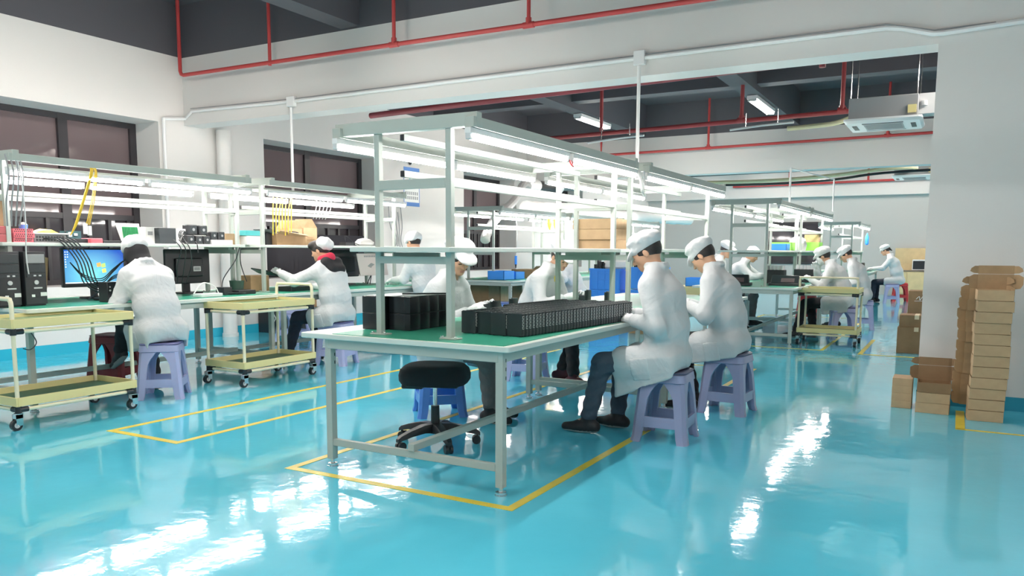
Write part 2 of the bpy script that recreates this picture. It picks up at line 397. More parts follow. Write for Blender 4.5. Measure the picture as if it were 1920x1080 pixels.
# ================================================================== TROLLEYS
def make_cart(label, loc, rz, hy, wx=.52, ly=.92):
    t = thing('tray_trolley', label, 'trolley', loc, rz, 'pale yellow tray trolleys')
    hx, hl = wx / 2, ly / 2
    for z, nm in ((.165, 'lower_tray'), (.705, 'upper_tray')):
        tr = MB()
        tr.box(-hx, hx, -hl, -hl + .012, z, z + .062).box(-hx, hx, hl - .012, hl, z, z + .062).box(-hx, -hx + .012, -hl + .012, hl - .012, z, z + .062).box(hx - .012, hx, -hl + .012, hl - .012, z, z + .062).box(-hx + .012, hx - .012, -hl + .012, hl - .012, z, z + .01)
        o = obj(nm, tr, 'yellow', t, bevel=.003)
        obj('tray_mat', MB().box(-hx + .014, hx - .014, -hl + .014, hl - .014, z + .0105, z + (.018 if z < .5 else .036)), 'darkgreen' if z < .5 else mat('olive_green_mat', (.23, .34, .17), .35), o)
    for z in (.14, .68):
        r = MB()
        for x in (-hx + .02, hx - .02): r.cyl((x, -hl + .05, z), (x, hl - .05, z), .014, 10)
        for y in (-hl + .02, hl - .02): r.cyl((-hx + .05, y, z), (hx - .05, y, z), .014, 10)
        obj('side_rail', r, 'cream', t)
    for x in (-1, 1):
        for y in (-1, 1):
            px, py = x * (hx - .02), y * (hl - .02)
            obj('post', MB().cyl((px, py, .10), (px, py, .70), .0142, 12), 'cream', t)
            for z in (.14, .68):
                j = MB().cyl((px, py, z - .022), (px, py, z + .022), .021, 12).cyl((px, py, z), (px - x * .065, py, z), .0195, 10).cyl((px, py, z), (px, py - y * .065, z), .0195, 10)
                obj('pipe_joint', j, 'black', t)
            ca = MB().cyl((px, py, .112), (px, py, .118), .03, 10).box(px - .026, px - .022, py - .03, py + .015, .035, .112).box(px + .022, px + .026, py - .03, py + .015, .035, .112).box(px - .026, px + .026, py - .03, py + .02, .085, .112)
            k = obj('caster', ca, 'chrome', t)
            wl = MB().cyl((px - .016, py - .02, .0375), (px + .016, py - .02, .0375), .0375, 18).use(1).cyl((px - .0165, py - .02, .0375), (px + .0165, py - .02, .0375), .02, 12).cyl((px - .028, py - .02, .0375), (px + .028, py - .02, .0375), .006, 8)
            obj('wheel', wl, ['black', 'ltgrey'], k)
    y = hy * (hl - .02)
    h = MB().tube(sweep([(-hx + .02, y, .70), (-hx + .02, y, .86), (-hx + .035, y, .895), (-hx + .07, y, .905), (hx - .07, y, .905), (hx - .035, y, .895), (hx - .02, y, .86), (hx - .02, y, .70)], 5), .0145, 10)
    obj('handle', h, 'cream', t)
    return t
make_cart('pale yellow tray trolley, handle towards the camera, before the worker in a dark scarf', (-5.83, 3.45, 0), 0, -1)
make_cart('pale yellow tray trolley before the worker with the red hood, handle at far end', (-5.83, 5.45, 0), 0, 1)
make_cart('small pale yellow tray trolley at the right, beside the far centre workbench', (-1.47, 11.47, 0), 0, -1, .76, .58)

# ================================================================== STOOLS
def make_stool(body, topm, label, loc, rz, H=.47, name='plastic_stool', b=.188):
    t = thing(name, label, 'stool', loc, rz, 'plastic stools')
    a = .150
    seat = MB().loft([[(x, y, z) for x, y in rrect(-a - e, a + e, -a - e, a + e, .05, 4)] for e, z in ((.004, H - .075), (.012, H - .07), (.004, H - .02), (-.006, H - .014))])
    s = obj('seat', seat, body, t)
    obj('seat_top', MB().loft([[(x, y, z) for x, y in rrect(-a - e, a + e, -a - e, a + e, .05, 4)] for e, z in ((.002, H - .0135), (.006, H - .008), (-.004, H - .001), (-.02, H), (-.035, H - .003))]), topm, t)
    for sx in (-1, 1):
        for sy in (-1, 1):
            rings = []
            for k in range(11):
                u = k / 10; z = (H - .05) * (1 - u); c = a - .002 + (b - a) * u ** .9; wd = .075 * max(0, 1 - u * 3.2) ** 1.5 + .080 - .012 * u; th = .026
                if k == 10: c += .006
                pts = [(c, c - .022), (c - .022, c), (c - wd, c), (c - wd, c - th), (c - th - .012, c - th), (c - th, c - th - .012), (c - th, c - wd), (c, c - wd)]
                pts = [(sx * px, sy * py, z) for px, py in pts]
                rings.append(pts if sx * sy > 0 else pts[::-1])
            obj('leg', MB().loft(rings), body, t)
    z0, z1 = .10, .165
    for i in range(4):
        T = Matrix.Rotation(i * PI / 2, 4, 'Z'); br = MB()
        u = 1 - (z0 + z1) / 2 / (H - .05); c = a + (b - a) * u
        poly = [(-c + .05, z0 - .02), (-c + .065, z0), (c - .065, z0), (c - .05, z0 - .02), (c - .03, z1 + .02), (c - .065, z1 + .004), (-c + .065, z1 + .004), (-c + .03, z1 + .02)]
        br.prism(poly, lambda p, q, r, T=T, c=c: T @ V((p, r, q)), c - .024, c - .004)
        obj('brace', br, topm if i in (1, 2) and False else body, t)
    return t
def stool_set(body, topm, name, items):
    s0 = None
    for lab, (x, y), rz in items:
        if s0 is None: s0 = make_stool(body, topm, lab, (x, y, 0), rz, name=name)
        else: copy_tree(s0, lab, (x, y, 0), rz)
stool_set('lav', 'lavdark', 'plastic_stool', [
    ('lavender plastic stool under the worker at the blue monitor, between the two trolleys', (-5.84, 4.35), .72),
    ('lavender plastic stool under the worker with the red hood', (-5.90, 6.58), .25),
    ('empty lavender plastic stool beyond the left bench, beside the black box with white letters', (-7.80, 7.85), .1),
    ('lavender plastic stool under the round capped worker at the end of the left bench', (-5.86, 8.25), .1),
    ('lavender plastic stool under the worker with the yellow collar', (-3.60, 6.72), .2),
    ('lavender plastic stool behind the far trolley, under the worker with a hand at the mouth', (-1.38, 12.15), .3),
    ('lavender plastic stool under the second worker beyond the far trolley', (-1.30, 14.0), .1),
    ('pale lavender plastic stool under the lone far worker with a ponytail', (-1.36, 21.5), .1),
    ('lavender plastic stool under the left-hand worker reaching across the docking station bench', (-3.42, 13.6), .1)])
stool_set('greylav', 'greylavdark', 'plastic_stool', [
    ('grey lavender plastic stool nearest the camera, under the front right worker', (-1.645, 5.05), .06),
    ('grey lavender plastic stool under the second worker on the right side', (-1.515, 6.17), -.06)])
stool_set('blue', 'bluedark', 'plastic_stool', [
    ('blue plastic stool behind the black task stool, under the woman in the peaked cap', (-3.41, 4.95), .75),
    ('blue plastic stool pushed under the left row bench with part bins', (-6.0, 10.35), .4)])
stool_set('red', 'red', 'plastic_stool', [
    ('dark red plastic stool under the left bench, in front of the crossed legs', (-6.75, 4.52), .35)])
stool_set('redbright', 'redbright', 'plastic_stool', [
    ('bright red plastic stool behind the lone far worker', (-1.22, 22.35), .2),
    ('bright red plastic stool seen under the docking station bench', (-2.3, 14.9), .1)])

# black upholstered task stool
t = thing('task_stool', 'black padded swivel stool on five castors at the near end of the centre workbench', 'stool', (-2.88, 4.13, 0), .35)
rings = []
for e, z in ((-.05, .40), (-.012, .405), (.004, .43), (.006, .465), (-.004, .50), (-.03, .522), (-.08, .528), (-.14, .527), (-.20, .526)):
    rings.append([(x * 1.0, y * .94, z - .10 * max(0, abs(x) - .12) ** 1.6 * 2) for x, y in rrect(-.215 - e, .215 + e, -.205 - e, .205 + e, .15 + e * .68, 7)])
obj('seat_cushion', MB().loft(rings), 'blackmatte', t)
obj('tilt_plate', MB().box(-.17, .17, -.10, .10, .385, .41).box(-.2, -.06, -.09, .09, .372, .40), 'black', t, bevel=.01)
obj('adjust_lever', MB().tube([(0, .05, .375), (.05, .2, .37), (.06, .24, .365)], .006, 8), 'black', t)
obj('gas_column', MB().cyl((0, 0, .25), (0, 0, .39), .014, 14), 'chrome', t)
obj('column_sleeve', MB().cyl((0, 0, .09), (0, 0, .255), .03, 16, .027), 'black', t)
hub = MB().lathe([(.035, .075), (.052, .09), (.052, .125), (.034, .14)], (0, 0, 0), 18)
obj('base_hub', hub, 'black', t)
for k in range(5):
    a = 2 * PI * k / 5 + .25; ca, sa = math.cos(a), math.sin(a); rings = []
    for r, z, hw, hh in ((.02, .112, .036, .03), (.10, .115, .034, .024), (.2, .098, .028, .018), (.27, .078, .022, .014), (.29, .066, .016, .010)):
        rings.append([(r * ca - s * hw * sa, r * sa + s * hw * ca, z + q * hh) for s, q in ((-.75, 1), (.75, 1), (1, .2), (1, -1), (-1, -1), (-1, .2))])
    lg = obj('base_leg', MB().loft(rings), 'black', t)
    cx, cy = .275 * ca, .275 * sa
    w_ = MB()
    for s in (-1, 1): w_.cyl((cx - s * .006 * sa - .01 * ca, cy + s * .006 * ca - .01 * sa, .028), (cx - s * .024 * sa - .01 * ca, cy + s * .024 * ca - .01 * sa, .028), .028, 16)
    w_.cyl((cx, cy, .03), (cx, cy, .07), .008, 8)
    obj('caster', w_, 'black', lg)
# ================================================================== PEOPLE: signed-distance bodies turned into one smooth mesh
A = np.array
def rc(a, b, r1, r2, ys=1.0):
    a = A(a, 'f4'); b = A(b, 'f4'); s = A((1, 1 / ys, 1), 'f4')
    a2 = a * s; d = b * s - a2; dd = float(d @ d) + 1e-9
    def f(P):
        q = P * s - a2; t = np.clip(q @ d / dd, 0, 1)
        return np.linalg.norm(q - t[:, None] * d, axis=1) - (r1 + (r2 - r1) * t)
    m = max(r1, r2) * max(1, ys) + .01
    f.lo = np.minimum(a, b) - m; f.hi = np.maximum(a, b) + m; return f
def ell(c, r, R=None):
    c = A(c, 'f4'); r = A(r, 'f4'); R = np.eye(3, dtype='f4') if R is None else A(R, 'f4')
    def f(P):
        q = (P - c) @ R; k0 = np.linalg.norm(q / r, axis=1); k1 = np.linalg.norm(q / (r * r), axis=1)
        return k0 * (k0 - 1) / (k1 + 1e-6)
    e = np.max(r) + .01; f.lo = c - e; f.hi = c + e; return f
def rbx(c, h, rad, R=None):
    c = A(c, 'f4'); h = A(h, 'f4'); R = np.eye(3, dtype='f4') if R is None else A(R, 'f4')
    def f(P):
        q = np.abs((P - c) @ R) - h + rad
        return np.linalg.norm(np.maximum(q, 0), axis=1) + np.minimum(q.max(1), 0) - rad
    e = np.linalg.norm(h) + .01; f.lo = c - e; f.hi = c + e; return f
def smin(a, b, k):
    h = np.clip(.5 + .5 * (b - a) / k, 0, 1); return b + (a - b) * h - k * h * (1 - h)
class Shape:
    """list of (primitive, blend radius); later entries are smoothly joined on"""
    def __init__(s): s.p = []; s.cut = []; s.post = []
    def u(s, f, k=.02): s.p.append((f, k)); return s
    def sub(s, f, k=.01): s.cut.append((f, k)); return s
    def __call__(s, P):
        d = None
        for f, k in s.p:
            v = f(P); d = v if d is None else smin(d, v, k)
        for g in s.post: d = g(P, d)
        for f, k in s.cut: d = -smin(-d, f(P), k)
        return d
    def bounds(s):
        return np.min([f.lo for f, _ in s.p], 0) - .03, np.max([f.hi for f, _ in s.p], 0) + .03
def surf(S, h):
    lo, hi = S.bounds(); B = 4
    n = (np.ceil((hi - lo) / (h * B)).astype(int) + 1) * B + 1
    cn = (n - 1) // B + 1
    cx = [lo[i] + np.arange(cn[i], dtype='f4') * h * B for i in range(3)]
    cp = np.stack(np.meshgrid(*cx, indexing='ij'), -1).reshape(-1, 3).astype('f4')
    cd = S(cp).reshape(cn)
    near = np.abs(cd) < h * B * 1.9
    D = np.repeat(np.repeat(np.repeat(np.where(cd < 0, -1, 1).astype('f4'), B, 0), B, 1), B, 2)[:n[0], :n[1], :n[2]]
    # coarse cell marked if one of its 8 corners is near
    m = near[:-1, :-1, :-1].copy()
    for i in (0, 1):
        for j in (0, 1):
            for k in (0, 1): m |= near[i:cn[0] - 1 + i, j:cn[1] - 1 + j, k:cn[2] - 1 + k]
    fm = np.zeros(n, bool)
    e = np.repeat(np.repeat(np.repeat(m, B, 0), B, 1), B, 2)
    for i in (0, 1):
        for j in (0, 1):
            for k in (0, 1): fm[i:i + e.shape[0], j:j + e.shape[1], k:k + e.shape[2]] |= e
    idx = np.argwhere(fm); 
    val = np.empty(len(idx), 'f4')
    for a in range(0, len(idx), 200000):
        val[a:a + 200000] = S((lo + idx[a:a + 200000] * h).astype('f4'))
    D[fm] = val
    s = D < 0
    c = [s[i:n[0] - 1 + i, j:n[1] - 1 + j, k:n[2] - 1 + k] for i in (0, 1) for j in (0, 1) for k in (0, 1)]
    tot = sum(x.astype('i1') for x in c)
    act = (tot > 0) & (tot < 8); ci = np.argwhere(act)
    acc = np.zeros((len(ci), 3), 'f4'); cnt = np.zeros(len(ci), 'f4')
    off = [(i, j, k) for i in (0, 1) for j in (0, 1) for k in (0, 1)]
    cv = [D[ci[:, 0] + o[0], ci[:, 1] + o[1], ci[:, 2] + o[2]] for o in off]
    for p in range(8):
        for q in range(p + 1, 8):
            df = [abs(off[p][r] - off[q][r]) for r in range(3)]
            if sum(df) != 1: continue
            x = (cv[p] < 0) != (cv[q] < 0); t = cv[p] / (cv[p] - cv[q] + 1e-12); t = np.clip(np.where(x, t, 0), 0, 1)
            pt = A(off[p], 'f4') + t[:, None] * (A(off[q], 'f4') - A(off[p], 'f4'))
            acc += pt * x[:, None]; cnt += x
    verts = lo + (ci + acc / cnt[:, None]) * h
    vid = -np.ones(act.shape, 'i4'); vid[tuple(ci.T)] = np.arange(len(ci))
    quads = []
    for ax in range(3):
        sl0 = [slice(None)] * 3; sl1 = [slice(None)] * 3; sl0[ax] = slice(0, -1); sl1[ax] = slice(1, None)
        a = s[tuple(sl0)]; b = s[tuple(sl1)]; x = np.argwhere(a != b)
        o1, o2 = (ax + 1) % 3, (ax + 2) % 3
        x = x[(x[:, o1] > 0) & (x[:, o2] > 0) & (x[:, o1] < act.shape[o1]) & (x[:, o2] < act.shape[o2])]
        def g(d1, d2):
            y = x.copy(); y[:, o1] -= d1; y[:, o2] -= d2; return vid[tuple(y.T)]
        q = np.stack([g(1, 1), g(0, 1), g(0, 0), g(1, 0)], 1)
        fl_ = a[tuple(x.T)]; q[~fl_] = q[~fl_][:, ::-1]; quads.append(q)
    q = np.concatenate(quads); q = q[(q >= 0).all(1)]
    return verts, q
def smesh(name, S, h, mats, parent=None, matfn=None, relax=1):
    v, q = surf(S, h)
    for _ in range(relax):                       # light Laplacian smoothing of the grid steps
        acc = np.zeros_like(v); c = np.zeros(len(v))
        for i in range(4):
            for j in (1, 3):
                np.add.at(acc, q[:, i], v[q[:, (i + j) % 4]]); np.add.at(c, q[:, i], 1)
        v = v * .45 + .55 * acc / np.maximum(c, 1)[:, None]
    me = bpy.data.meshes.new(name); me.vertices.add(len(v)); me.vertices.foreach_set('co', v.astype('f4').ravel())
    me.loops.add(len(q) * 4); me.loops.foreach_set('vertex_index', q.astype('i4').ravel())
    me.polygons.add(len(q)); me.polygons.foreach_set('loop_start', np.arange(0, len(q) * 4, 4, dtype='i4'))
    me.update(calc_edges=True)
    for k in (mats if isinstance(mats, (list, tuple)) else [mats]): me.materials.append(M[k])
    if matfn is not None: me.polygons.foreach_set('material_index', matfn(v[q].mean(1)).astype('i4'))
    me.polygons.foreach_set('use_smooth', [True] * len(q)); me.update()
    o = bpy.data.objects.new(name, me); COL.objects.link(o)
    if parent is not None: o.parent = parent
    return o

def ik(a, b, l1, l2, pole):
    a = A(a, float); b = A(b, float); d = b - a; L = np.linalg.norm(d); Lc = min(L, (l1 + l2) * .999)
    u = d / L; b = a + u * Lc
    x = (l1 * l1 - l2 * l2 + Lc * Lc) / (2 * Lc); hgt = math.sqrt(max(l1 * l1 - x * x, 0))
    p = A(pole, float); p = p - u * (p @ u); p /= np.linalg.norm(p)
    return a + u * x + p * hgt, b
def unit(v): v = A(v, float); return v / np.linalg.norm(v)
def rotm(pitch, yaw=0, roll=0):
    """columns: forward, left, up of a head pitched down by pitch, turned left by yaw, rolled."""
    f = A([math.cos(yaw) * math.cos(pitch), math.sin(yaw) * math.cos(pitch), -math.sin(pitch)])
    l = A([-math.sin(yaw), math.cos(yaw), 0.]); l = unit(l + A([0, 0, 1.]) * math.tan(roll)); u = np.cross(f, l); u = unit(u); l = np.cross(u, f)
    return np.stack([f, l, u], 1)

def person(label, loc, rz, pel=(0, 0, .56), neck=(.10, 0, 1.10), head=(.19, 0, 1.235), hp=.5, hy=0., hr=0., hands=None, elb=None, knees=None, ankles=None,
           toe=None, trousers='navy', shoe='shoe', cap='puff', hairst='short', hem=None, near=True, glove=True, sex='m', group=None, sh=.175, curl=1., seat=.47,
           shirt=None, female=False, skirtdrop=.36, hemslope=.12, coat=True, palms=None):
    h1 = .0055 if near else .0105; h2 = .0078 if near else .0125
    pel = A(pel, float); head = A(head, float); neck = A(neck, float); neck = neck + .27 * (head - neck)
    chest = pel + (neck - pel) * .68 + A([-.025, 0, 0]); waist = pel + (neck - pel) * .33 + A([-.015, 0, 0])
    fwd = unit(A([neck[2] - pel[2], 0, -(neck[0] - pel[0])]))     # forward normal of the trunk
    R = rotm(hp, hy, hr)
    H = lambda x, y, z: head + R @ A([x, y, z])
    hands = hands or [(.34, .13, .80), (.34, -.13, .80)]
    S = []; El = []; Wr = []
    tr = unit(neck - pel)
    for i, sgn in enumerate((1, -1)):
        s_ = neck + A([0, sgn * sh, 0]) - tr * .098
        e, w_ = ik(s_, hands[i], .285, .255, (elb[i] if elb else (-.35, sgn * .35, -1)))
        S.append(s_); El.append(e); Wr.append(w_)
    hipj = [pel + A([.02, sgn * .085, -.02]) for sgn in (1, -1)]
    knees = [A(k, float) for k in (knees or [(.44, .13, .50), (.44, -.13, .50)])]
    ankles = [A(k, float) for k in (ankles or [(.42, .12, .09), (.42, -.12, .09)])]
    toe = [unit(A(t_, float)) for t_ in (toe or [(1, .12, 0), (1, -.12, 0)])]
    # ---------------- body: one continuous surface
    B = Shape()
    B.u(rc(pel, waist, .105, .095, 1.35)).u(rc(waist, chest, .095, .105, 1.4), .05).u(rc(chest, neck - tr * .06, .10, .06, 1.5), .05)
    B.u(rc(neck - tr * .05, head - R[:, 2] * .045 - R[:, 0] * .02, .056, .05), .03)
    hf = .96 if female else 1.0
    Hd = Shape()
    Hd.u(ell(H(-.012, 0, .025), (.096 * hf, .076 * hf, .098), R))
    Hd.u(ell(H(.022, 0, -.045), (.064 * hf, .059 * hf, .066), R), .04)
    Hd.u(ell(H(.060, 0, -.083), (.026, .026, .022), R), .03)
    for sgn in (1, -1): Hd.u(ell(H(.052, sgn * .036, -.022), (.026, .022, .022), R), .02)          # cheeks
    Hd.u(rc(H(.078, .03, .022), H(.078, -.03, .022), .012, .012), .015)                            # brow
    Hd.u(rc(H(.080, 0, .012), H(.104, 0, -.028), .008, .0125), .012)                               # nose
    for sgn in (1, -1): Hd.u(ell(H(.092, sgn * .012, -.031), (.011, .008, .008), R), .006)
    Hd.u(ell(H(.082, 0, -.054), (.013, .021, .0065), R), .006).u(ell(H(.079, 0, -.066), (.013, .018, .0075), R), .006)
    for sgn in (1, -1):
        Hd.sub(ell(H(.096, sgn * .031, .004), (.014, .02, .011), R), .012)
        Hd.u(ell(H(.0745, sgn * .031, .002), (.013, .016, .0125), R), .005)
    for sgn in (1, -1):
        Hd.u(ell(H(-.012, sgn * .078, -.006), (.019, .009, .031), R @ rotm(.25)), .006)
        Hd.sub(ell(H(-.004, sgn * .089, -.004), (.009, .006, .017), R), .006)
    Hd.lo, Hd.hi = head - .16, head + .16
    B.u(Hd, .018)
    for i, sgn in enumerate((1, -1)):
        B.u(rc(S[i], El[i], .052, .042), .04).u(rc(El[i], Wr[i], .042, .027), .02)
        # hand
        fd = unit(Wr[i] - El[i]); nd = A(palms[i], float) if palms else A([-.25, -sgn * .55, -1.]); nd = unit(nd - fd * (nd @ fd)); sd = np.cross(nd, fd) * 1.0
        # sd points to the thumb side for the left hand when palm is down
        th = sd if (np.cross(fd, sd) @ nd) * 1 else sd
        inn = A([0, -sgn, 0.]); th = sd if sd @ inn > 0 else -sd
        w0 = Wr[i]; pc = w0 + fd * .055
        B.u(rc(w0, w0 + fd * .03, .026, .027), .015)
        B.u(rc(w0 + fd * .03 + th * .022, w0 + fd * .082 + th * .026, .0155, .0125), .012).u(rc(w0 + fd * .03 - th * .018, w0 + fd * .078 - th * .03, .0155, .012), .012).u(rc(w0 + fd * .03, w0 + fd * .084, .016, .0125), .012)
        for k, (o_, L_) in enumerate(((.031, .066), (.0095, .074), (-.0115, .069), (-.032, .054))):
            b0 = w0 + fd * (.086 - .004 * abs(k - 1)) + th * o_
            a1 = (.45 + .1 * k) * curl; a2 = a1 + .75 * curl; a3 = a2 + .45 * curl
            sp = th * (1.2 - k) * .09
            dirs = [unit(fd * math.cos(t_) + nd * math.sin(t_) + sp) for t_ in (a1, a2, a3)]
            p1 = b0 + dirs[0] * L_ * .48; p2 = p1 + dirs[1] * L_ * .30; p3 = p2 + dirs[2] * L_ * .22
            B.u(rc(b0 - fd * .02, p1, .0102, .0092), .006).u(rc(p1, p2, .0092, .0083), .003).u(rc(p2, p3, .0083, .0072), .003)
        t0 = w0 + fd * .022 + th * .026; t1 = t0 + unit(fd * .75 + th * .75 + nd * .35) * .038; t2 = t1 + unit(fd * .95 + th * .2 + nd * .5) * .03; t3 = t2 + unit(fd * .95 - th * .1 + nd * .45) * .022
        B.u(rc(t0, t1, .0145, .0112), .012).u(rc(t1, t2, .0112, .0098), .004).u(rc(t2, t3, .0098, .0084), .004)
        B.u(rc(pel + A([0, sgn * .07, -.01]), hipj[i] + A([.05, 0, -.005]), .1, .09), .04).u(rc(hipj[i], knees[i], .078, .052), .03).u(rc(knees[i], ankles[i], .05, .036), .02)
        B.u(rc(ankles[i], ankles[i] + toe[i] * .12 + A([0, 0, -.05]), .036, .026), .02)
    wr = Wr; gv = 4 if glove else 0
    def bm(c):
        q = (c - head) @ R; m_ = np.zeros(len(c))
        fr = q[:, 0] > .05
        m_[fr & (np.abs(q[:, 1]) < .018) & (q[:, 2] < -.051) & (q[:, 2] > -.071) & (q[:, 0] > .080)] = 1
        ay = np.abs(q[:, 1])
        m_[fr & (ay > .014) & (ay < .048) & (q[:, 2] > .0215 - .1 * np.abs(ay - .03)) & (q[:, 2] < .0295 - .1 * np.abs(ay - .03))] = 2
        m_[fr & (ay > .017) & (ay < .045) & (np.abs(q[:, 2] + .0035) < .0035)] = 2
        if glove:
            for i in (0, 1):
                fd = unit(Wr[i] - El[i]); dd = (c - Wr[i]) @ fd
                m_[(dd > -.055) & (np.linalg.norm(c - Wr[i] - fd * .07, axis=1) < .135)] = 3
        return m_
    P0 = smesh('person', B, h1, ['skin', 'lips', 'brow', 'glove'], None, bm)
    P0.location = loc; P0.rotation_euler = (0, 0, rz); tag(P0, label, 'person', group)
    # ---------------- trousers
    T = Shape()
    for i, sgn in enumerate((1, -1)):
        T.u(rc(pel + A([0, sgn * .07, -.005]), hipj[i] + A([.06, 0, 0]), .118, .108), .03).u(rc(hipj[i], knees[i], .098, .07), .03)
        an = ankles[i] + (knees[i] - ankles[i]) * .12
        T.u(rc(knees[i], an, .068, .056), .03)
    T.post.append(lambda P, d: d + .004 * np.sin(P[:, 2] * 70 + 9 * P[:, 0] + 3 * np.sin(P[:, 1] * 30)) * (P[:, 2] < .52))
    tro = smesh('trousers', T, h2, trousers, P0)
    # ---------------- shoes
    for i, sgn in enumerate((1, -1)):
        tx = toe[i]; base = ankles[i] + A([0, 0, -.05]); heel = base - tx * .05; tp = base + tx * .155
        F_ = Shape().u(rc(heel + A([0, 0, .012]), base + tx * .05 + A([0, 0, .012]), .043, .042)).u(rc(base + tx * .05 + A([0, 0, .006]), tp, .042, .030), .03).u(rc(base + A([0, 0, .02]), ankles[i] + (knees[i] - ankles[i]) * .10, .045, .05), .02)
        up = A([0, 0, 1.]); up = unit(up - tx * (up @ tx)); zc = base - up * .036
        F_.sub(_half(zc, -up), .006)
        mf = (lambda c, up=up, zc=zc: ((c - zc) @ up < .02).astype(int))
        smesh('shoe', F_, h2 * .8, [shoe, 'sole'], P0, mf)
    # ---------------- white coat
    if coat:
        C_ = Shape()
        C_.u(rc(pel + A([.01, 0, .0]), waist, .132, .14, 1.3)).u(rc(waist, chest, .14, .136, 1.34), .05).u(rc(chest, neck - tr * .060, .126, .074, 1.6), .05)
        for i, sgn in enumerate((1, -1)):
            C_.u(rc(neck - tr * .012 + A([0, sgn * .04, 0]), S[i] - A([0, sgn * .012, .012]), .058, .060), .06)
            C_.u(rc(S[i] - A([0, sgn * .012, .012]), El[i], .066, .061), .06).u(rc(El[i], Wr[i] + (El[i] - Wr[i]) * .2, .060, .048), .03)
        # collar
        cu = unit(head - neck + A([0, 0, .05])); cr = np.cross(cu, [0, 1, 0]); 
        col_c = neck + tr * .028 + A([-.004, 0, 0])
        for k in range(10):
            a0, a1 = 2 * PI * k / 10, 2 * PI * (k + 1) / 10
            pt = lambda a_: col_c + cr * (.069 * math.cos(a_)) + A([0, .074, 0]) * math.sin(a_) + cu * (-.018 - .03 * math.cos(a_))
            C_.u(rc(pt(a0), pt(a1), .0155, .0155), .010).u(rc(pt(a0) + cu * .022, pt(a1) + cu * .022, .0125, .0125), .008)
        # skirt draped over thighs and seat
        hz = skirtdrop; tf = hem if hem is not None else .24
        for i, sgn in enumerate((1, -1)):
            kd = unit(knees[i] - hipj[i])
            C_.u(rc(hipj[i] + A([0, 0, .0]), hipj[i] + kd * tf, .108, .102), .05)
            Ry = A([[1, 0, 0], [0, math.cos(.10), sgn * math.sin(.10)], [0, -sgn * math.sin(.10), math.cos(.10)]], float)
            C_.u(rbx((tf * .45, sgn * .150, (hz + .54) / 2 - .03), (tf * .55 + .075, .036, (.54 - hz) / 2 + .08), .036, Ry), .06)
        C_.u(rbx((tf + .015, 0, (hz + .5) / 2), (.03, .13, (.5 - hz) / 2 + .03), .03), .05) if hemslope > .2 else None
        C_.u(rc(pel + A([-.02, .085, -.01]), pel + A([-.025, -.085, -.01]), .108, .108), .05)
        rs = np.random.RandomState(int(abs(loc[0] * 97 + loc[1] * 31)) % 1000); ph = rs.rand(6) * 6
        Ev = [np.asarray(e, 'f4') for e in El]; wv = np.asarray(waist, 'f4')
        def ridge(x, w): return np.maximum(1 - np.abs(np.sin(x)) * w, 0) ** 2
        def fold(P, d):
            w1 = 1.6 * np.sin(P[:, 1] * 9 + ph[1]) + 1.1 * np.sin(P[:, 2] * 8 + ph[4]) + .9 * np.sin(P[:, 0] * 11 + ph[0])
            a_ = ridge(P[:, 2] * 24 + P[:, 0] * 13 + w1 + ph[0], 1.5)
            b_ = ridge(P[:, 0] * 22 - P[:, 2] * 19 + P[:, 1] * 12 - w1 + ph[2], 1.7)
            m_ = np.full(len(P), .35, 'f4')
            for e in Ev: m_ += 1.2 * np.exp(-((P - e) ** 2).sum(1) / .010)
            m_ += .8 * np.exp(-((P - wv) ** 2).sum(1) / .03)
            m_ *= .65 + .35 * np.sin(P[:, 0] * 7 + P[:, 1] * 8 + P[:, 2] * 6 + ph[3])
            c_ = .005 * np.sin(P[:, 1] * 24 + P[:, 0] * 19 + ph[5]) * np.clip((.58 - P[:, 2]) / .2, 0, 1)
            return d - (.0065 * a_ + .0055 * b_) * np.minimum(m_, 1.3) + .003 + c_
        C_.post.append(fold)
        C_.sub(_half(A([tf, 0, hz]), A([-hemslope, 0, -1.])), .012)
        C_.sub(rbx((0, 0, seat - .2), (.17, .17, .205), .02), .012)
        C_.sub(rc(neck, head, .044, .05), .01)
        C_.sub(ell(neck + fwd * .088 + tr * .03, (.05, .036, .075), rotm(.25)), .008)
        co_ = smesh('coat', C_, h2, 'coat', P0)
        if near:
            pk = Shape().u(rbx((tf * .5, .17, .485), (.06, .09, .075), .012, rotm(.12)))
            pk.post.append(lambda P, d: np.maximum(d, C_(P) - .0045))
            smesh('pocket', pk, h2, 'coat', P0)
    if shirt:
        smesh('shirt', Shape().u(rc(neck + fwd * .045 - tr * .02, neck + fwd * .088 - tr * .105, .026, .012)), h2, shirt, P0)
    # ---------------- hair
    Hh = Shape().u(ell(H(-.014, 0, .024), (.103 * hf, .084 * hf, .098), R))
    if hairst == 'short':
        Hh.sub(_half(H(.045, 0, 0), R[:, 0]), .01)
        Hh.sub(_wedge(H, R, .010, -.028), .006)
    elif hairst == 'bun':
        Hh.u(ell(H(-.085, 0, .005), (.05, .06, .055), R), .03)
        Hh.sub(_half(H(.07, 0, 0), R[:, 0]), .01); Hh.sub(_half(H(0, 0, .09), R[:, 2]), .01); Hh.sub(_wedge(H, R, -.004, -.03), .008)
    elif hairst == 'scarf':
        Hh.u(rc(H(-.03, 0, -.04), neck + A([.01, 0, -.01]), .088, .094), .04).u(ell(H(-.02, 0, -.03), (.105, .094, .09), R), .03)
        Hh.sub(ell(H(.10, 0, -.02), (.07, .055, .085), R), .01)
    elif hairst == 'fringe':
        Hh.u(ell(H(.05, 0, .075), (.075, .078, .05), R), .02)
        Hh.sub(_wedge(H, R, .016, -.03), .006)
        Hh.sub(ell(H(.13, 0, -.03), (.06, .08, .072), R), .008)
    elif hairst == 'tail':
        Hh.u(rc(H(-.10, 0, .02), H(-.14, 0, -.07), .03, .014), .01); Hh.sub(_half(H(.045, 0, 0), R[:, 0]), .01); Hh.sub(_wedge(H, R, .010, -.028), .006)
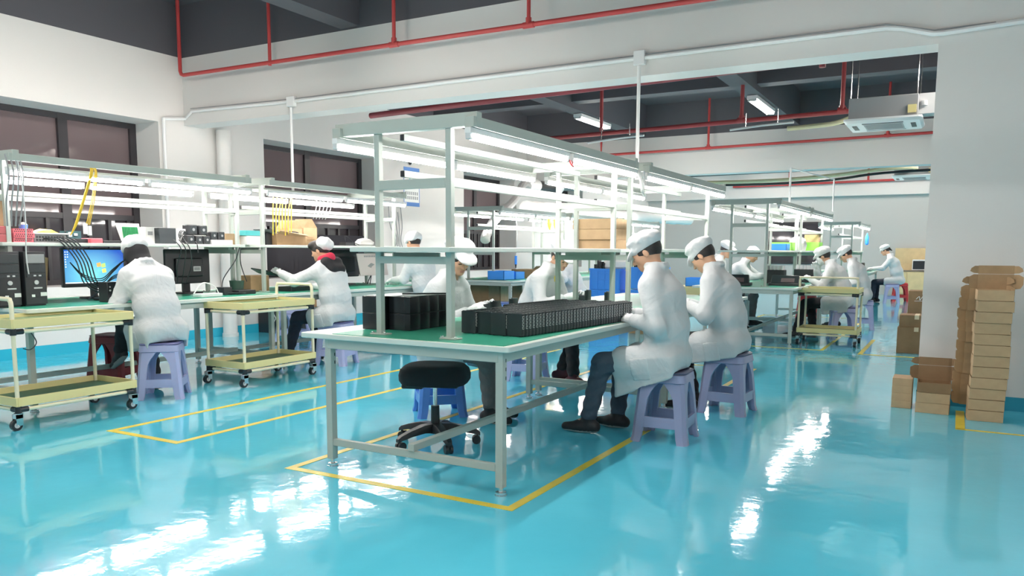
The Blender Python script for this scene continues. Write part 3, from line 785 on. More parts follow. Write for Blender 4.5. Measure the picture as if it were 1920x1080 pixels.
    smesh('scarf' if hairst == 'scarf' else 'hair', Hh, h2 * .8, 'blackmatte' if hairst == 'scarf' else 'hair', P0)
    # ---------------- cap
    K = Shape(); hk = h2 * .8
    if cap in ('puff', 'visor'):
        cz = .012 if cap == 'visor' else 0; K.u(ell(H(-.025, 0, .085 + cz), (.118, .112, .062), R @ rotm(-.12))).u(ell(H(-.012, 0, .045 + cz), (.109, .093, .052), R @ rotm(.10)), .02)
        if cap == 'visor': K.u(ell(H(.100, 0, .058), (.080, .086, .0155), R @ rotm(.34)), .012)
        else: K.u(ell(H(.085, 0, .040), (.060, .076, .0145), R @ rotm(.62)), .012)
        K.post.append(lambda P, d: d + .0035 * np.sin(((P - head) @ R)[:, 2] * 95 + 2.5 * np.sin(((P - head) @ R)[:, 0] * 38) + 2 * np.sin(((P - head) @ R)[:, 1] * 44)) * (((P - head) @ R)[:, 2] > .07))
    elif cap == 'round':
        K.u(ell(H(-.012, 0, .060), (.116, .101, .084), R)).u(rbx(H(-.014, 0, .040), (.104, .088, .042), .04, R), .02); K.sub(_half(H(0, 0, .002), -R[:, 2]), .004)
        K.post.append(lambda P, d: d + .003 * np.sin(P[:, 0] * 60 + P[:, 1] * 50 + P[:, 2] * 30))
    elif cap == 'tilt':
        K.u(ell(H(-.075, 0, .062), (.098, .098, .075), R @ rotm(-.6)))
        K.post.append(lambda P, d: d + .003 * np.sin(P[:, 0] * 60 + P[:, 1] * 50 + P[:, 2] * 30))
    K.sub(ell(H(-.01, 0, .0), (.088, .07, .06), R), .005)
    smesh('cap', K, hk, 'cap', P0)
    P0['_w'] = [float(x) for x in np.concatenate([Wr[0], Wr[1]])]
    del P0['_w']
    return P0, Wr, El
def _half(c, nrm):
    c = A(c, 'f4'); nrm = A(unit(nrm), 'f4'); f = lambda P: -((P - c) @ nrm)
    return f
def _wedge(H, R, zf, zb):
    """everything below the hair line: a plane rising towards the face"""
    n_ = unit(R @ A([.35, 0, -1.])); return _half(H(0, 0, zf - .03), n_)
# ================================================================== THE WORKERS
HANDS = {}
def who(key, *a, **k):
    o, w_, e_ = person(*a, **k); HANDS[key] = [o.matrix_basis @ V(p) for p in w_] + [o]
    T = Matrix.Translation(o.location) @ Matrix.Rotation(o.rotation_euler.z, 4, 'Z')
    HANDS[key] = [T @ V(p) for p in w_]
    return o
GW = 'workers in white coats and caps'
who('front', 'person in puffy white cap on the stool nearest the camera, holding a black unit', (-1.635, 5.04, 0), PI,
    pel=(0, 0, .565), neck=(.075, 0, 1.10), head=(.17, 0, 1.235), hp=.50, hy=.12, hands=[(.235, .10, .80), (.30, -.09, .83)], elb=[(-.5, .30, -1), (-.4, -.5, -1)],
    knees=[(.39, .19, .505), (.38, -.15, .51)], ankles=[(.525, .12, .085), (.40, -.13, .085)], trousers='denim', hairst='short', hem=.24, skirtdrop=.30, hemslope=.42, group=GW, curl=.9)
who('second', 'person in white coat and puffy cap seated just behind the nearest right-hand worker', (-1.50, 6.17, 0), PI,
    neck=(.13, 0, 1.095), head=(.245, 0, 1.205), hp=.72, hy=-.12, hands=[(.33, .12, .84), (.40, -.08, .84)], elb=[(-.45, .55, -.8), (-.4, -.5, -1)],
    knees=[(.45, .12, .52), (.45, -.13, .52)], ankles=[(.30, .12, .085), (.32, -.13, .085)], trousers='blacktr', hem=.20, skirtdrop=.39, hemslope=.2, group=GW)
who('woman', 'person with dark bunned hair and peaked white cap, looking at a unit in both hands', (-3.39, 4.93, 0), 0,
    pel=(0, 0, .55), neck=(.075, 0, 1.03), head=(.17, 0, 1.185), hp=.46, hy=-.42, hands=[(.36, .14, .83), (.35, -.10, .82)], elb=[(-.3, .5, -1), (-.3, -.5, -1)],
    knees=[(.44, .10, .50), (.47, -.10, .50)], ankles=[(.42, .12, .085), (.50, -.08, .085)], trousers='greytr', cap='visor', hairst='bun', hem=.22, skirtdrop=.37, female=True, sh=.16, group=GW)
who('collar', 'person with a yellow collar under the white coat, bent over the black units', (-3.58, 6.72, 0), 0,
    neck=(.20, 0, 1.065), head=(.335, 0, 1.185), hp=.52, hy=-.42, hands=[(.47, .12, .83), (.45, -.12, .82)], elb=[(-.4, .5, -.8), (-.4, -.6, -.8)],
    knees=[(.45, .16, .50), (.52, -.14, .50)], ankles=[(.28, .14, .085), (.56, -.17, .085)], trousers='blacktr', shoe='maroonshoe', cap='visor', shirt='yellowcloth', skirtdrop=.40, sh=.185, group=GW)
who('monitor', 'person seen from behind in white coat and black scarf, legs crossed, at the blue monitor', (-5.84, 4.36, 0), PI - .12,
    pel=(0, 0, .58), neck=(.21, 0, 1.085), head=(.375, .0, 1.225), hp=.38, hy=-.10, hands=[(.46, .16, .84), (.50, -.12, .86)], elb=[(-.5, .5, -.9), (-.4, -.5, -1)],
    knees=[(.42, .10, .60), (.42, -.10, .52)], ankles=[(.60, .06, .33), (.40, -.14, .085)], toe=[(.85, .0, -.50), (1, 0, 0)], trousers='blacktr', cap='round', hairst='scarf', hem=.20, skirtdrop=.38, group=GW)
o = who('redhood', 'person with red and black hood, cap tipped back, reaching out with a dark tablet', (-5.86, 6.57, 0), PI,
    pel=(0, 0, .57), neck=(.12, 0, 1.09), head=(.235, 0, 1.235), hp=.25, hy=.22, hands=[(.60, .26, 1.0), (.48, -.10, .84)], elb=[(-.1, .6, -1), (-.4, -.5, -1)],
    knees=[(.46, .14, .50), (.46, -.14, .52)], ankles=[(.60, .16, .085), (.45, -.15, .085)], trousers='navy', cap='tilt', hairst='fringe', hem=.20, skirtdrop=.40, group=GW, curl=.6)
nk = A([.12, 0, 1.09])
smesh('hood', Shape().u(rc(nk + A([-.04, .07, .01]), nk + A([-.04, -.07, .01]), .075, .075)).u(rc(nk + A([-.11, .06, -.05]), nk + A([-.11, -.06, -.05]), .06, .06), .04), .008, 'blackmatte', o)
smesh('hood_lining', Shape().u(rc(nk + A([.03, .075, .05]), nk + A([-.055, .03, .075]), .045, .05)).u(rc(nk + A([-.055, .03, .075]), nk + A([.03, -.075, .05]), .05, .045), .02), .008, 'redcloth', o)
who('endleft', 'person in round white cap at the far end of the left benches, facing the wall', (-5.86, 8.25, 0), PI, pel=(0, 0, .60), neck=(.12, 0, 1.20), head=(.215, 0, 1.345),
    hp=.3, hy=-.2, hands=[(.46, .14, .86), (.50, -.12, .87)], elb=[(-.4, .4, -1), (-.4, -.5, -1)], trousers='blacktr', cap='round', hairst='short', skirtdrop=.42, group=GW, near=True, seat=.5)
who('hid', 'person whose capped face just shows beside the near upright of the docking station bench', (-3.42, 12.6, 0), 0, neck=(.10, 0, 1.12), head=(.24, 0, 1.26), hp=.35, hy=-.15,
    trousers='blacktr', cap='visor', near=False, group=GW)
who('reach', 'person bent far forward over the docking station bench, arm stretched across its mat', (-3.42, 13.6, 0), 0, neck=(.28, 0, 1.06), head=(.42, 0, 1.19), hp=.55, hy=-.1,
    hands=[(.72, .16, .86), (.72, -.16, .86)], elb=[(-.2, .5, -.8), (-.2, -.5, -.8)], trousers='greytr', cap='round', near=False, group=GW)
who('chin', 'person behind the far trolley, leaning over the bench with one hand at the mouth', (-1.38, 12.15, 0), PI, neck=(.17, 0, 1.07), head=(.315, 0, 1.175), hp=.40, hy=0,
    hands=[(.46, .14, .86), (.40, -.05, 1.02)], elb=[(-.3, .6, -.9), (.1, -.6, -1)], knees=[(.50, .12, .50), (.46, -.13, .5)], ankles=[(.62, .12, .085), (.42, -.13, .085)], trousers='blacktr', near=False, skirtdrop=.36, hem=.2, group=GW)
who('glasses', 'person with bowed head seated just beyond the one with a hand at the mouth', (-1.30, 14.0, 0), PI, neck=(.17, 0, 1.08), head=(.30, 0, 1.20), hp=.6, hy=.1,
    trousers='blacktr', near=False, skirtdrop=.36, group=GW)
who('lone', 'person alone at the far bench in white coat and cap with a tied ponytail', (-1.22, 21.6, 0), PI, neck=(.20, 0, 1.13), head=(.35, 0, 1.28), hp=.45, hands=[(.62, .14, .84), (.62, -.1, .84)],
    knees=[(.54, .1, .5), (.5, -.1, .5)], ankles=[(.58, .1, .085), (.5, -.1, .085)], trousers='navy', hairst='tail', near=False, skirtdrop=.42, group=GW)
who('bent', 'person in white coat stooping at the left row, behind the worker with the yellow collar', (-5.75, 12.6, 0), PI, neck=(.26, 0, 1.05), head=(.40, 0, 1.17), hp=.6, trousers='greytr', near=False, group=GW)
# ================================================================== BLACK UNITS ON THE NEAREST BENCH
ZT = .7785
def unit_mb():
    m_ = MB(); w2, d2_, h_ = .05, .0155, .126
    m_.rbox(-w2, w2, -d2_, d2_, .003, h_, .003, 2)
    for x in (-.035, .035): m_.box(x - .008, x + .008, -.010, .010, 0, .004)
    m_.box(-.045, .045, -.012, -.004, h_, h_ + .0035).box(-.02, .02, .002, .010, h_, h_ + .006)
    for k in range(4):
        z = .107 - k * .019
        m_.use(1).box(w2 - .001, w2 + .0012, -.0085, .0085, z - .0075, z + .0075).use(2).box(w2, w2 + .002, -.0058, .0058, z - .005, z + .005)
    m_.use(2).box(w2 - .001, w2 + .001, -.004, .004, .018, .026)
    return m_
GU = 'black units in rows on the nearest bench'
u0 = None; rnd = random.Random(3)
ROWN = ['in the row along the aisle edge, socket holes showing', 'in the second row from the right bench edge', 'in the third row from the right bench edge', 'in the fourth row from the right bench edge', 'in the short fifth row, farthest from the aisle']
for r, (y0, n) in enumerate(((3.76, 39), (3.752, 38), (3.762, 37), (3.748, 36), (4.30, 20))):
    for k in range(n):
        lx = -.05 - .1035 * r + rnd.uniform(-.0012, .0012); ly = y0 - 3.76 + .018 + .0345 * k; ca, sa = math.cos(-.098), math.sin(-.098)
        x = -2.048 + lx * ca - ly * sa; y = 3.76 + lx * sa + ly * ca
        if r == 0 and k in (13, 26): pass
        lab = 'upright black metal unit ' + ROWN[r]
        if u0 is None:
            u0 = tag(obj('black_unit', unit_mb(), ['blackbox', 'porthole', 'black'], org=(0, 0, 0), bevel=.0012), lab, 'electronic unit', GU + ', row 1'); o = u0
        else:
            o = u0.copy(); COL.objects.link(o); o['label'] = lab; o['group'] = GU + ', row %d' % (r + 1)
        o.location = (x, y, ZT); o.rotation_euler = (0, 0, -.098)
# loose units near the workers' hands
for (x, y, rz, lab) in ((-2.72, 4.62, 0, 'black unit standing apart on the mat before the woman in the peaked cap'), (-2.78, 4.98, .1, 'black unit standing alone just beyond the one before the woman in the peaked cap'),
                        (-2.80, 6.35, .1, 'black unit on the mat before the worker with the yellow collar'), (-2.55, 6.2, .05, 'black unit near the uprights, right of the one before the worker with the yellow collar')):
    o = u0.copy(); COL.objects.link(o); o['label'] = lab; del o['group']; o.location = (x, y, ZT); o.rotation_euler = (0, 0, rz + PI / 2)
def held(name, lab, key, size, off, rot=(0, 0, 0), m_='blackbox'):
    c = (HANDS[key][0] + HANDS[key][1]) / 2
    o = obj(name, MB().box(-size[0] / 2, size[0] / 2, -size[1] / 2, size[1] / 2, -size[2] / 2, size[2] / 2), m_, org=(0, 0, 0), bevel=.004)
    o.location = c + V(off); o.rotation_euler = rot; return tag(o, lab, 'electronic unit')
held('black_unit', 'small black unit held in both gloved hands of the front right worker', 'front', (.10, .14, .07), (-.08, 0, .02), (.1, .2, 0))
held('black_unit', 'small black unit held by the second worker on the right side', 'second', (.09, .12, .05), (-.09, 0, .0))
held('black_unit', 'black unit held by the woman in the peaked cap', 'woman', (.12, .13, .06), (.09, -.02, .01), (0, -.3, 0))
held('black_unit', 'black unit held by the worker with the yellow collar', 'collar', (.12, .10, .05), (.10, 0, -.01))
p_ = HANDS['redhood'][0]
o = obj('tablet', MB().rbox(-.125, .125, -.085, .085, -.006, .006, .012), 'black', org=(0, 0, 0), bevel=.002); o.location = p_ + V((-.19, -.03, .0)); o.rotation_euler = (-.35, .12, .2)
tag(o, 'thin dark tablet held out by the worker with the red hood', 'tablet')
# two blocks of large glossy black cases at the back left of the bench
def case_mb(): return MB().rbox(-.11, .11, -.055, .055, 0, .0985, .004, 2)
c0 = None
for xi, (x0, nm) in enumerate(((-3.005, 'left-hand'), (-2.843, 'right-hand'))):
    for k in range(4):
        for z in range(2):
            lab = 'glossy black case in the %s block at the near left corner of the nearest bench' % nm
            if c0 is None: c0 = tag(obj('black_case', MB().rbox(-.078, .078, -.0490, .0490, 0, .0985, .004, 2), mat('glossy_black_case', (.012, .014, .018), .22), org=(0, 0, 0), bevel=.002), lab, 'electronic case', 'glossy black cases, %s block' % nm); o = c0
            else: o = c0.copy(); COL.objects.link(o); o['label'] = lab; o['group'] = 'glossy black cases, %s block' % nm
            o.location = (x0 - (.0 if xi else .002), 3.72 + 0.0995 * k + (0.0 if xi == 0 else .045), ZT + .0995 * z)
tag(obj('paper_sheet', MB().box(-3.07, -2.86, 3.70, 4.0, .978, .9795), 'paper'), 'white sheet lying on the left-hand block of glossy black cases', 'paper')
tag(obj('paper_sheet', MB().box(-2.90, -2.775, 3.78, 4.06, .9785, .980), 'paper'), 'white sheet lying on the right-hand block of glossy black cases', 'paper')
tag(obj('pen', MB().cyl((-2.93, 3.86, .985), (-2.72, 4.05, .985), .0045, 8), 'black'), 'black pen lying across the papers on the glossy black cases', 'pen')
# cartons on the bench shelf
for k, (x0, x1, y0, z0, h_, lab) in enumerate(((-2.80, -2.44, 6.12, 1.265, .075, 'bottom'), (-2.83, -2.44, 6.10, 1.341, .085, 'middle'), (-2.84, -2.45, 6.10, 1.427, .085, 'top'))):
    tag(obj('flat_carton', MB().box(x0, x1, y0, y0 + .26, z0, z0 + h_), 'cardlight', bevel=.003), 'light flat carton, %s of the three on the shelf of the second centre workbench' % lab, 'box', 'flat cartons on the centre shelf')

# ================================================================== CARDBOARD AT THE COLUMN
def mailer(label, loc, rz, lid=True, dark=False, group=None, lidtilt=.12, dy=0, w=.232, d=.20, h=.079, dx=0):
    t = thing('mailer_box', label, 'box', loc, rz, group)
    th = .004; x = w / 2
    body = MB().box(-x, x, 0, th, 0, h).box(-x, x, d - th, d, 0, h).box(-x, -x + th, th, d - th, 0, h).box(x - th, x, th, d - th, 0, h).box(-x, x, th, d - th, 0, th)
    obj('tray', body, 'carddark' if dark else 'cardlight', t, bevel=.0015)
    if lid:
        T = Matrix.Translation((dx, d + dy, h - .004)) @ Matrix.Rotation(-lidtilt, 4, 'X')
        hh = .115
        obj('lid', MB().box(-x, x, 0, .004, 0, hh, T), 'carddark' if dark else 'card', t)
        fl = MB().prism([(-x, hh + .002), (x, hh + .002), (x, hh + .065), (-x, hh + .065)], lambda a, b, c: T @ V((a, c, b)), 0, .004)
        ear = lambda s: [(s * x, .004), (s * (x + .045), .010), (s * (x + .062), .04), (s * (x + .062), hh - .02), (s * (x + .03), hh - .002), (s * x, hh - .002)]
        ear2 = lambda s: [(s * x, hh + .006), (s * (x + .03), hh + .008), (s * (x + .058), hh + .022), (s * (x + .05), hh + .045), (s * (x + .025), hh + .062), (s * x, hh + .062)]
        obj('tuck_flap', fl, 'carddark' if dark else 'card', t)
        for s in (-1, 1):
            T2 = T @ Matrix.Translation((s * x, 0, 0)) @ Matrix.Rotation(s * -.35, 4, 'Z') @ Matrix.Translation((-s * x, 0, 0))
            obj('ear_flap', MB().prism(ear(s)[::s], lambda a, b, c: T2 @ V((a, c, b)), 0, .004).prism(ear2(s)[::s], lambda a, b, c: T2 @ V((a, c, b)), 0, .004), 'carddark' if dark else 'card', t)
    return t
NUM = ['lowest', 'second from the floor', 'third from the floor', 'fourth from the floor', 'fifth from the floor', 'sixth from the floor', 'sixth from the top', 'fifth from the top', 'fourth from the top', 'third from the top', 'second from the top', 'topmost']
xo = [0, .002, .004, .008, .014, .014, .014, .010, .006, .009, .018, .012]
for k in range(12):
    mailer('open mailer box, %s in the tall stack of twelve by the column' % NUM[k], (.248 + xo[k], 6.745 + .004 * (k % 3), .0815 * k), .05 + .01 * ((k * 7) % 3 - 1), True, False, 'mailer boxes in the tall stack', .03 + .02 * (11 - k) / 11, .003 + .0045 * (11 - k), dx=-.045 if k < 11 else .012)
for k in range(3):
    mailer('brown mailer box, %s of the three left of the tall stack%s' % (('bottom', 'middle', 'top')[k], ', its lid up' if k == 2 else ''), (-.105 + .003 * k, 6.875, .0805 * k), .03 * (k - 1), k == 2, k == 2, 'mailer boxes in the low open stack', .10, .003)
for k in range(4):
    tag(obj('small_carton', MB().box(-.40, -.255, 7.0, 7.22, .0605 * k, .0605 * k + .060), 'cardlight', bevel=.002), 'small closed carton, %s of four, left of the open brown box' % ('bottom', 'second from the floor', 'third from the floor', 'top')[k], 'box', 'small closed cartons')
def carton(label, x0, x1, y0, y1, z0, z1, m_='carddark', flap=False, group=None):
    t = thing('carton', label, 'box', ((x0 + x1) / 2, (y0 + y1) / 2, z0), 0, group)
    hx, hy, h = (x1 - x0) / 2, (y1 - y0) / 2, z1 - z0
    obj('case', MB().box(-hx, hx, -hy, hy, 0, h), m_, t, bevel=.004)
    obj('sealing_tape', MB().box(-.025, .025, -hy - .001, hy + .001, h - .05, h + .001), 'cardedge', t)
    return t
GC = 'brown cartons behind the column'
carton('large brown carton on the floor behind the column, lower of the nearest pair', -.60, -.18, 10.86, 11.2, 0, .325, group=GC)
carton('shallow brown carton on top of the large one behind the column', -.585, -.2, 10.88, 11.2, .326, .475, group=GC)
carton('brown carton lower of the pair farther behind the column', -.60, -.18, 12.6, 13.0, 0, .37, group=GC)
o = carton('brown carton with white scribble, upper of the farther pair behind the column', -.58, -.18, 12.62, 13.0, .371, .70, group=GC)
sc_ = MB().tube(sweep([(-.10, -.192, .21), (-.06, -.192, .25), (-.05, -.192, .20), (-.01, -.192, .26), (.0, -.192, .20), (.03, -.192, .27), (.05, -.192, .21), (.10, -.192, .25), (.13, -.192, .22)], 5), .004, 5)
sc_.tube([(-.12, -.192, .185), (.05, -.192, .19)], .003, 5)
obj('white_scribble', sc_, 'paper', o)
# ================================================================== LEFT BENCHES AND WHAT STANDS ON THEM
for b_ in (benches[2], benches[3]): b_.scale = (1, 1, 1.025)
SZ, BZ = 1.2975, .7985
def single(name, label, cat, mb, m_, group=None, bevel=0): return tag(obj(name, mb, m_, bevel=bevel), label, cat, group)
# desktop computers
def tower(label, x, y, bright):
    t = thing('computer_tower', label, 'computer', (x, y, BZ), 0, 'black computer towers')
    obj('case', MB().rbox(-.40, 0, -.085, .085, .012, .425, .008, 2).box(-.38, -.32, -.08, .08, 0, .012).box(-.08, -.02, -.08, .08, 0, .012), 'black', t, bevel=.003)
    obj('drive_bay', MB().box(-.001, .007, -.072, .072, .335, .405), 'midgrey' if bright else 'blackbox', t, bevel=.003)
    obj('drive_bay', MB().box(-.001, .007, -.072, .072, .262, .326), 'blackbox', t, bevel=.003)
    obj('port_strip', MB().box(-.001, .006, -.07, .07, .225, .252).use(1).box(.006, .0068, -.02, 0, .232, .244).box(.006, .0068, .02, .04, .232, .244), ['blackbox', 'ltgrey'], t)
    obj('power_button', MB().cyl((0, .0, .185), (.009, .0, .185), .017, 16), 'ltgrey', t)
    obj('badge', MB().box(0, .004, -.02, .045, .135, .146), 'ltgrey', t)
    obj('sticker', MB().box(0, .003, .03, .078, .075, .105).box(0, .003, -.04, -.015, .07, .09), 'paper', t)
tower('black computer tower at the left edge, under the rose coloured boxes', -6.33, 3.41, False)
tower('black computer tower with grey drive fronts, between the left edge tower and the blue monitor', -6.33, 3.61, True)
# rose and pink perforated trays
def perforated(x0, x1, y0, y1, z0, h_):
    m_ = MB().box(x0, x1, y0, y1, z0, z0 + h_); m_.use(1)
    for r in range(2):
        for k in range(9):
            y = y0 + .012 + (y1 - y0 - .02) * (k + .5 * (r % 2)) / 9
            m_.box(x1, x1 + .0012, y - .004, y + .004, z0 + .008 + r * .014, z0 + .016 + r * .014)
    return m_
for k in range(3):
    single('perforated_tray', 'pink tray with rows of round holes, %s of three on the left bench shelf' % ('bottom', 'middle', 'top')[k], 'tray', perforated(-6.72, -6.44 + .006 * (k % 2), 3.52, 3.675 + .006 * (k == 1), SZ + .036 * k, .034), ['pink', 'black'], 'pink perforated trays')
for k in range(2):
    single('parts_box', 'dull rose plastic box, %s of two at the left edge of the shelf' % ('lower', 'upper')[k], 'box', MB().box(-6.72, -6.45, 3.34, 3.505, SZ + .062 * k, SZ + .062 * k + .06), 'pinkdark', 'rose plastic boxes', .004)
single('cardboard_box', 'upright tan cardboard box on the rose boxes at the left edge', 'box', MB().box(-6.75, -6.5, 3.36, 3.51, SZ + .123, SZ + .32), 'cardlight', None, .004)
# rack with switch gear
t = thing('network_switch', 'low dark network switch on the left shelf with grey cables curving out of it', 'network switch', (-6.62, 3.86, SZ))
obj('case', MB().box(-.14, .10, -.135, .135, 0, .065), 'midgrey', t, bevel=.003)
pt = MB()
for k in range(10): pt.box(.10, .1025, -.12 + .024 * k, -.104 + .024 * k, .012, .028).box(.10, .1025, -.12 + .024 * k, -.104 + .024 * k, .036, .052)
obj('port_row', pt, 'black', t)
single('cover_plate', 'pale grey shelf plate lying over the network switch', 'plate', MB().box(-6.78, -6.48, 3.66, 4.0, SZ + .0655, SZ + .078), 'ltgrey', None, .003)
single('yellow_cloth', 'crumpled yellow cloth on the pale plate over the network switch', 'cloth', MB().loft([[(-6.6 + dx, 3.72, SZ + .0785 + dz) for dx, dz in ((0, 0), (.06, .004), (.1, 0), (.1, -.0)) ], [(-6.62 + dx, 3.79, SZ + .0785 + dz) for dx, dz in ((0, 0), (.07, .034), (.13, .02), (.14, 0))], [(-6.6 + dx, 3.86, SZ + .0785 + dz) for dx, dz in ((0, 0), (.05, .02), (.1, .026), (.12, 0))], [(-6.58 + dx, 3.92, SZ + .0785 + dz) for dx, dz in ((0, 0), (.03, .004), (.06, .002), (.07, 0))]]), 'yellowcable')
t = thing('blue_cup', 'small blue plastic tub with white stuff in it on the left shelf', 'tub', (-6.6, 3.69, SZ + .079))
obj('tub', MB().lathe([(.026, 0), (.034, .062), (.031, .062), (.024, .01)], n=18), 'blue', t); obj('white_filling', MB().lathe([(.03, .055), (.03, .066), (.018, .08), (.004, .084)], n=14), 'paper', t)
t = thing('circuit_unit', 'open circuit unit with teal boards on a black base, below the yellow hanging cables', 'electronic unit', (-6.58, 4.07, SZ))
obj('base', MB().rbox(-.10, .09, -.075, .10, 0, .035, .01), 'black', t, bevel=.003)
obj('circuit_board', MB().box(-.06, .04, -.06, .065, .036, .10).use(1).box(.04, .048, -.05, -.02, .05, .09).box(.04, .046, 0, .03, .06, .08), [mat('teal_circuit_board', (.03, .10, .115), .5), 'ltgrey'], t)
obj('rack_handle', MB().tube(sweep([(.06, -.07, .035), (.06, -.085, .09), (.06, -.075, .10), (.06, -.05, .10)], 5), .005, 6), 'black', t)
single('pink_clip_case', 'coral pink rounded case lying on the left shelf', 'case', MB().rbox(-6.6, -6.45, 4.16, 4.275, SZ, SZ + .04, .015), 'pink', None, .006)
single('black_slab', 'flat black slab on the left shelf right of the coral pink case', 'device', MB().box(-6.62, -6.46, 4.285, 4.46, SZ, SZ + .022), 'black', None, .003)
t = thing('blister_pack', 'white carrier with a green ribbed block, behind the cap of the monitor worker', 'packaging', (-6.66, 4.69, SZ))
Tb = Matrix.Rotation(-.18, 4, 'Y')
obj('backing', MB().prism([(-.135, .185), (.10, .185), (.10, .0), (-.095, .0)], lambda a, b, c: Tb @ V((c, a, b)), 0, .012), 'paper', t)
gb = MB()
for k in range(9): gb.box(.012, .03, -.075 + .016 * k, -.062 + .016 * k, .02, .145, Tb)
obj('ribbed_block', gb.box(.012, .024, -.08, .07, .015, .15, Tb), 'kelly', t)
t = thing('white_carton', 'white printed carton between the green block and the dark power supply', 'box', (-6.70, 4.93, SZ))
obj('case', MB().box(-.06, .06, -.10, .085, 0, .155), 'paper', t, bevel=.003); obj('print', MB().box(.06, .0615, -.08, -.03, .08, .115), 'midgrey', t)
t = thing('power_supply', 'black power supply with a white fan grille face on the left shelf', 'power supply', (-6.57, 5.075, SZ))
obj('case', MB().box(-.15, .0, -.155, .03, 0, .15), 'blackbox', t, bevel=.004)
fc = MB().box(-.15, .004, .031, .16, 0, .145); obj('white_face', fc, 'paper', t, bevel=.003)
fg = MB(); 
for r in (.014, .026, .038, .05): fg.tube([(.006, .095 + r * math.cos(a_ * PI / 8), .085 + r * math.sin(a_ * PI / 8)) for a_ in range(17)], .0022, 5)
for a_ in range(4): fg.tube([(.006, .095 - .05 * math.cos(a_ * PI / 4 + .4), .085 - .05 * math.sin(a_ * PI / 4 + .4)), (.006, .095 + .05 * math.cos(a_ * PI / 4 + .4), .085 + .05 * math.sin(a_ * PI / 4 + .4))], .0022, 5)
obj('fan_grille', fg, 'chrome', t); obj('fan', MB().cyl((.0045, .095, .085), (.0052, .095, .085), .05, 20), 'black', t)
obj('power_socket', MB().box(.004, .012, .07, .12, .012, .034), 'black', t)
# loudspeakers
def speaker(label, y, z, s=1.0, x=-6.52):
    t = thing('small_speaker', label, 'speaker', (x, y, z), 0, 'small black speakers')
    obj('cabinet', MB().rbox(-.09 * s, 0, -.048 * s, .048 * s, 0, .088 * s, .016, 3), 'black', t, bevel=.008)
    obj('cone', MB().cyl((0, 0, .046 * s), (.002, 0, .046 * s), .034 * s, 18).use(1).cyl((.001, 0, .046 * s), (.006, 0, .046 * s), .013 * s, 14), ['blackbox', 'midgrey'], t)
speaker('small black speaker, lower left of the pile on the left shelf', 5.235, SZ)
speaker('small black speaker, lower middle of the pile on the left shelf', 5.335, SZ, .92)
speaker('small black speaker, lower right of the pile on the left shelf', 5.425, SZ, .92)
speaker('larger black speaker on top of the pile, left one', 5.265, SZ + .089, 1.12)
speaker('larger black speaker on top of the pile, right one', 5.385, SZ + .089, 1.08)
single('silver_box', 'flat silver box beside the speaker pile', 'box', MB().box(-6.70, -6.55, 5.50, 5.77, SZ, SZ + .045), 'ltgrey', None, .003)
speaker('small black speaker with silver face on the flat silver box, left one', 5.555, SZ + .0455, .92, -6.57)
speaker('small black speaker with silver face on the flat silver box, right one', 5.65, SZ + .0455, .92, -6.57)
single('cardboard_box', 'plain tan cardboard box behind the bench uprights on the left shelf', 'box', MB().box(-6.85, -6.68, 5.79, 6.03, SZ, SZ + .115), 'cardlight', None, .003)
# second bench shelf
t = thing('tray_stack', 'teal tray sitting in a white box on the second left shelf', 'tray', (-6.64, 6.10, SZ))
obj('white_box', MB().box(-.1, .06, -.115, .125, 0, .095), 'paper', t, bevel=.003); obj('teal_tray', MB().box(-.11, .065, -.135, .12, .096, .15), 'teal', t, bevel=.004)
t = thing('open_carton', 'open cardboard carton with flaps, filled with black cables, on the second left shelf', 'box', (-6.6, 6.55, SZ))
w4 = MB().box(-.12, .10, -.22, -.214, 0, .12).box(-.12, .10, .214, .22, 0, .12).box(-.12, -.114, -.214, .214, 0, .12).box(.094, .10, -.214, .214, 0, .12).box(-.114, .094, -.214, .214, 0, .006)
obj('case', w4, 'card', t)
obj('flap', MB().quad((-.12, -.22, .12), (.10, -.22, .12), (.11, -.34, .165), (-.13, -.34, .165)).quad((-.13, -.34, .169), (.11, -.34, .169), (.10, -.22, .124), (-.12, -.22, .124)), 'midgrey', t)
obj('flap', MB().quad((.10, -.21, .12), (.10, .22, .12), (.15, .22, .10), (.15, -.21, .15)).quad((.15, -.21, .154), (.15, .22, .104), (.10, .22, .124), (.10, -.21, .124)), 'cardlight', t)
cb = MB()
for k in range(5): cb.tube(sweep([(-.08 + .03 * k, -.18 + .05 * k, .09), (-.02, -.05 + .03 * k, .15), (.05, .08 + .02 * k, .14), (.0, .18, .09)], 5), .005, 5)
obj('cables', cb, 'black', t)
single('black_case', 'narrow black case between the teal tray and the open carton', 'device', MB().box(-6.72, -6.56, 6.24, 6.32, SZ, SZ + .13), 'black', None, .003)
def house(label, y, s):
    t = thing('gabled_carton', label, 'box', (-6.84, y, SZ), .06, 'gabled cartons'); s *= 1.22
    obj('case', MB().box(-.10, .10, -.098 * s, .098 * s, 0, .17 * s), 'cardlight', t, bevel=.003)
    obj('gable_top', MB().prism([(-.10 * s, .17 * s), (.10 * s, .17 * s), (.03, .255 * s), (-.03, .255 * s)], lambda a, b, c: V((c, a, b)), -.10, .10), 'card', t)
    obj('print', MB().box(.1005, .1012, -.07, .07, .05, .075).box(.1005, .1012, -.06, .05, .09, .10), 'card', t)
house('tan carton with a folded gable top on the second left shelf, left of two', 6.86, .92); house('tan carton with a folded gable top on the second left shelf, right of two', 7.10, 1.0)
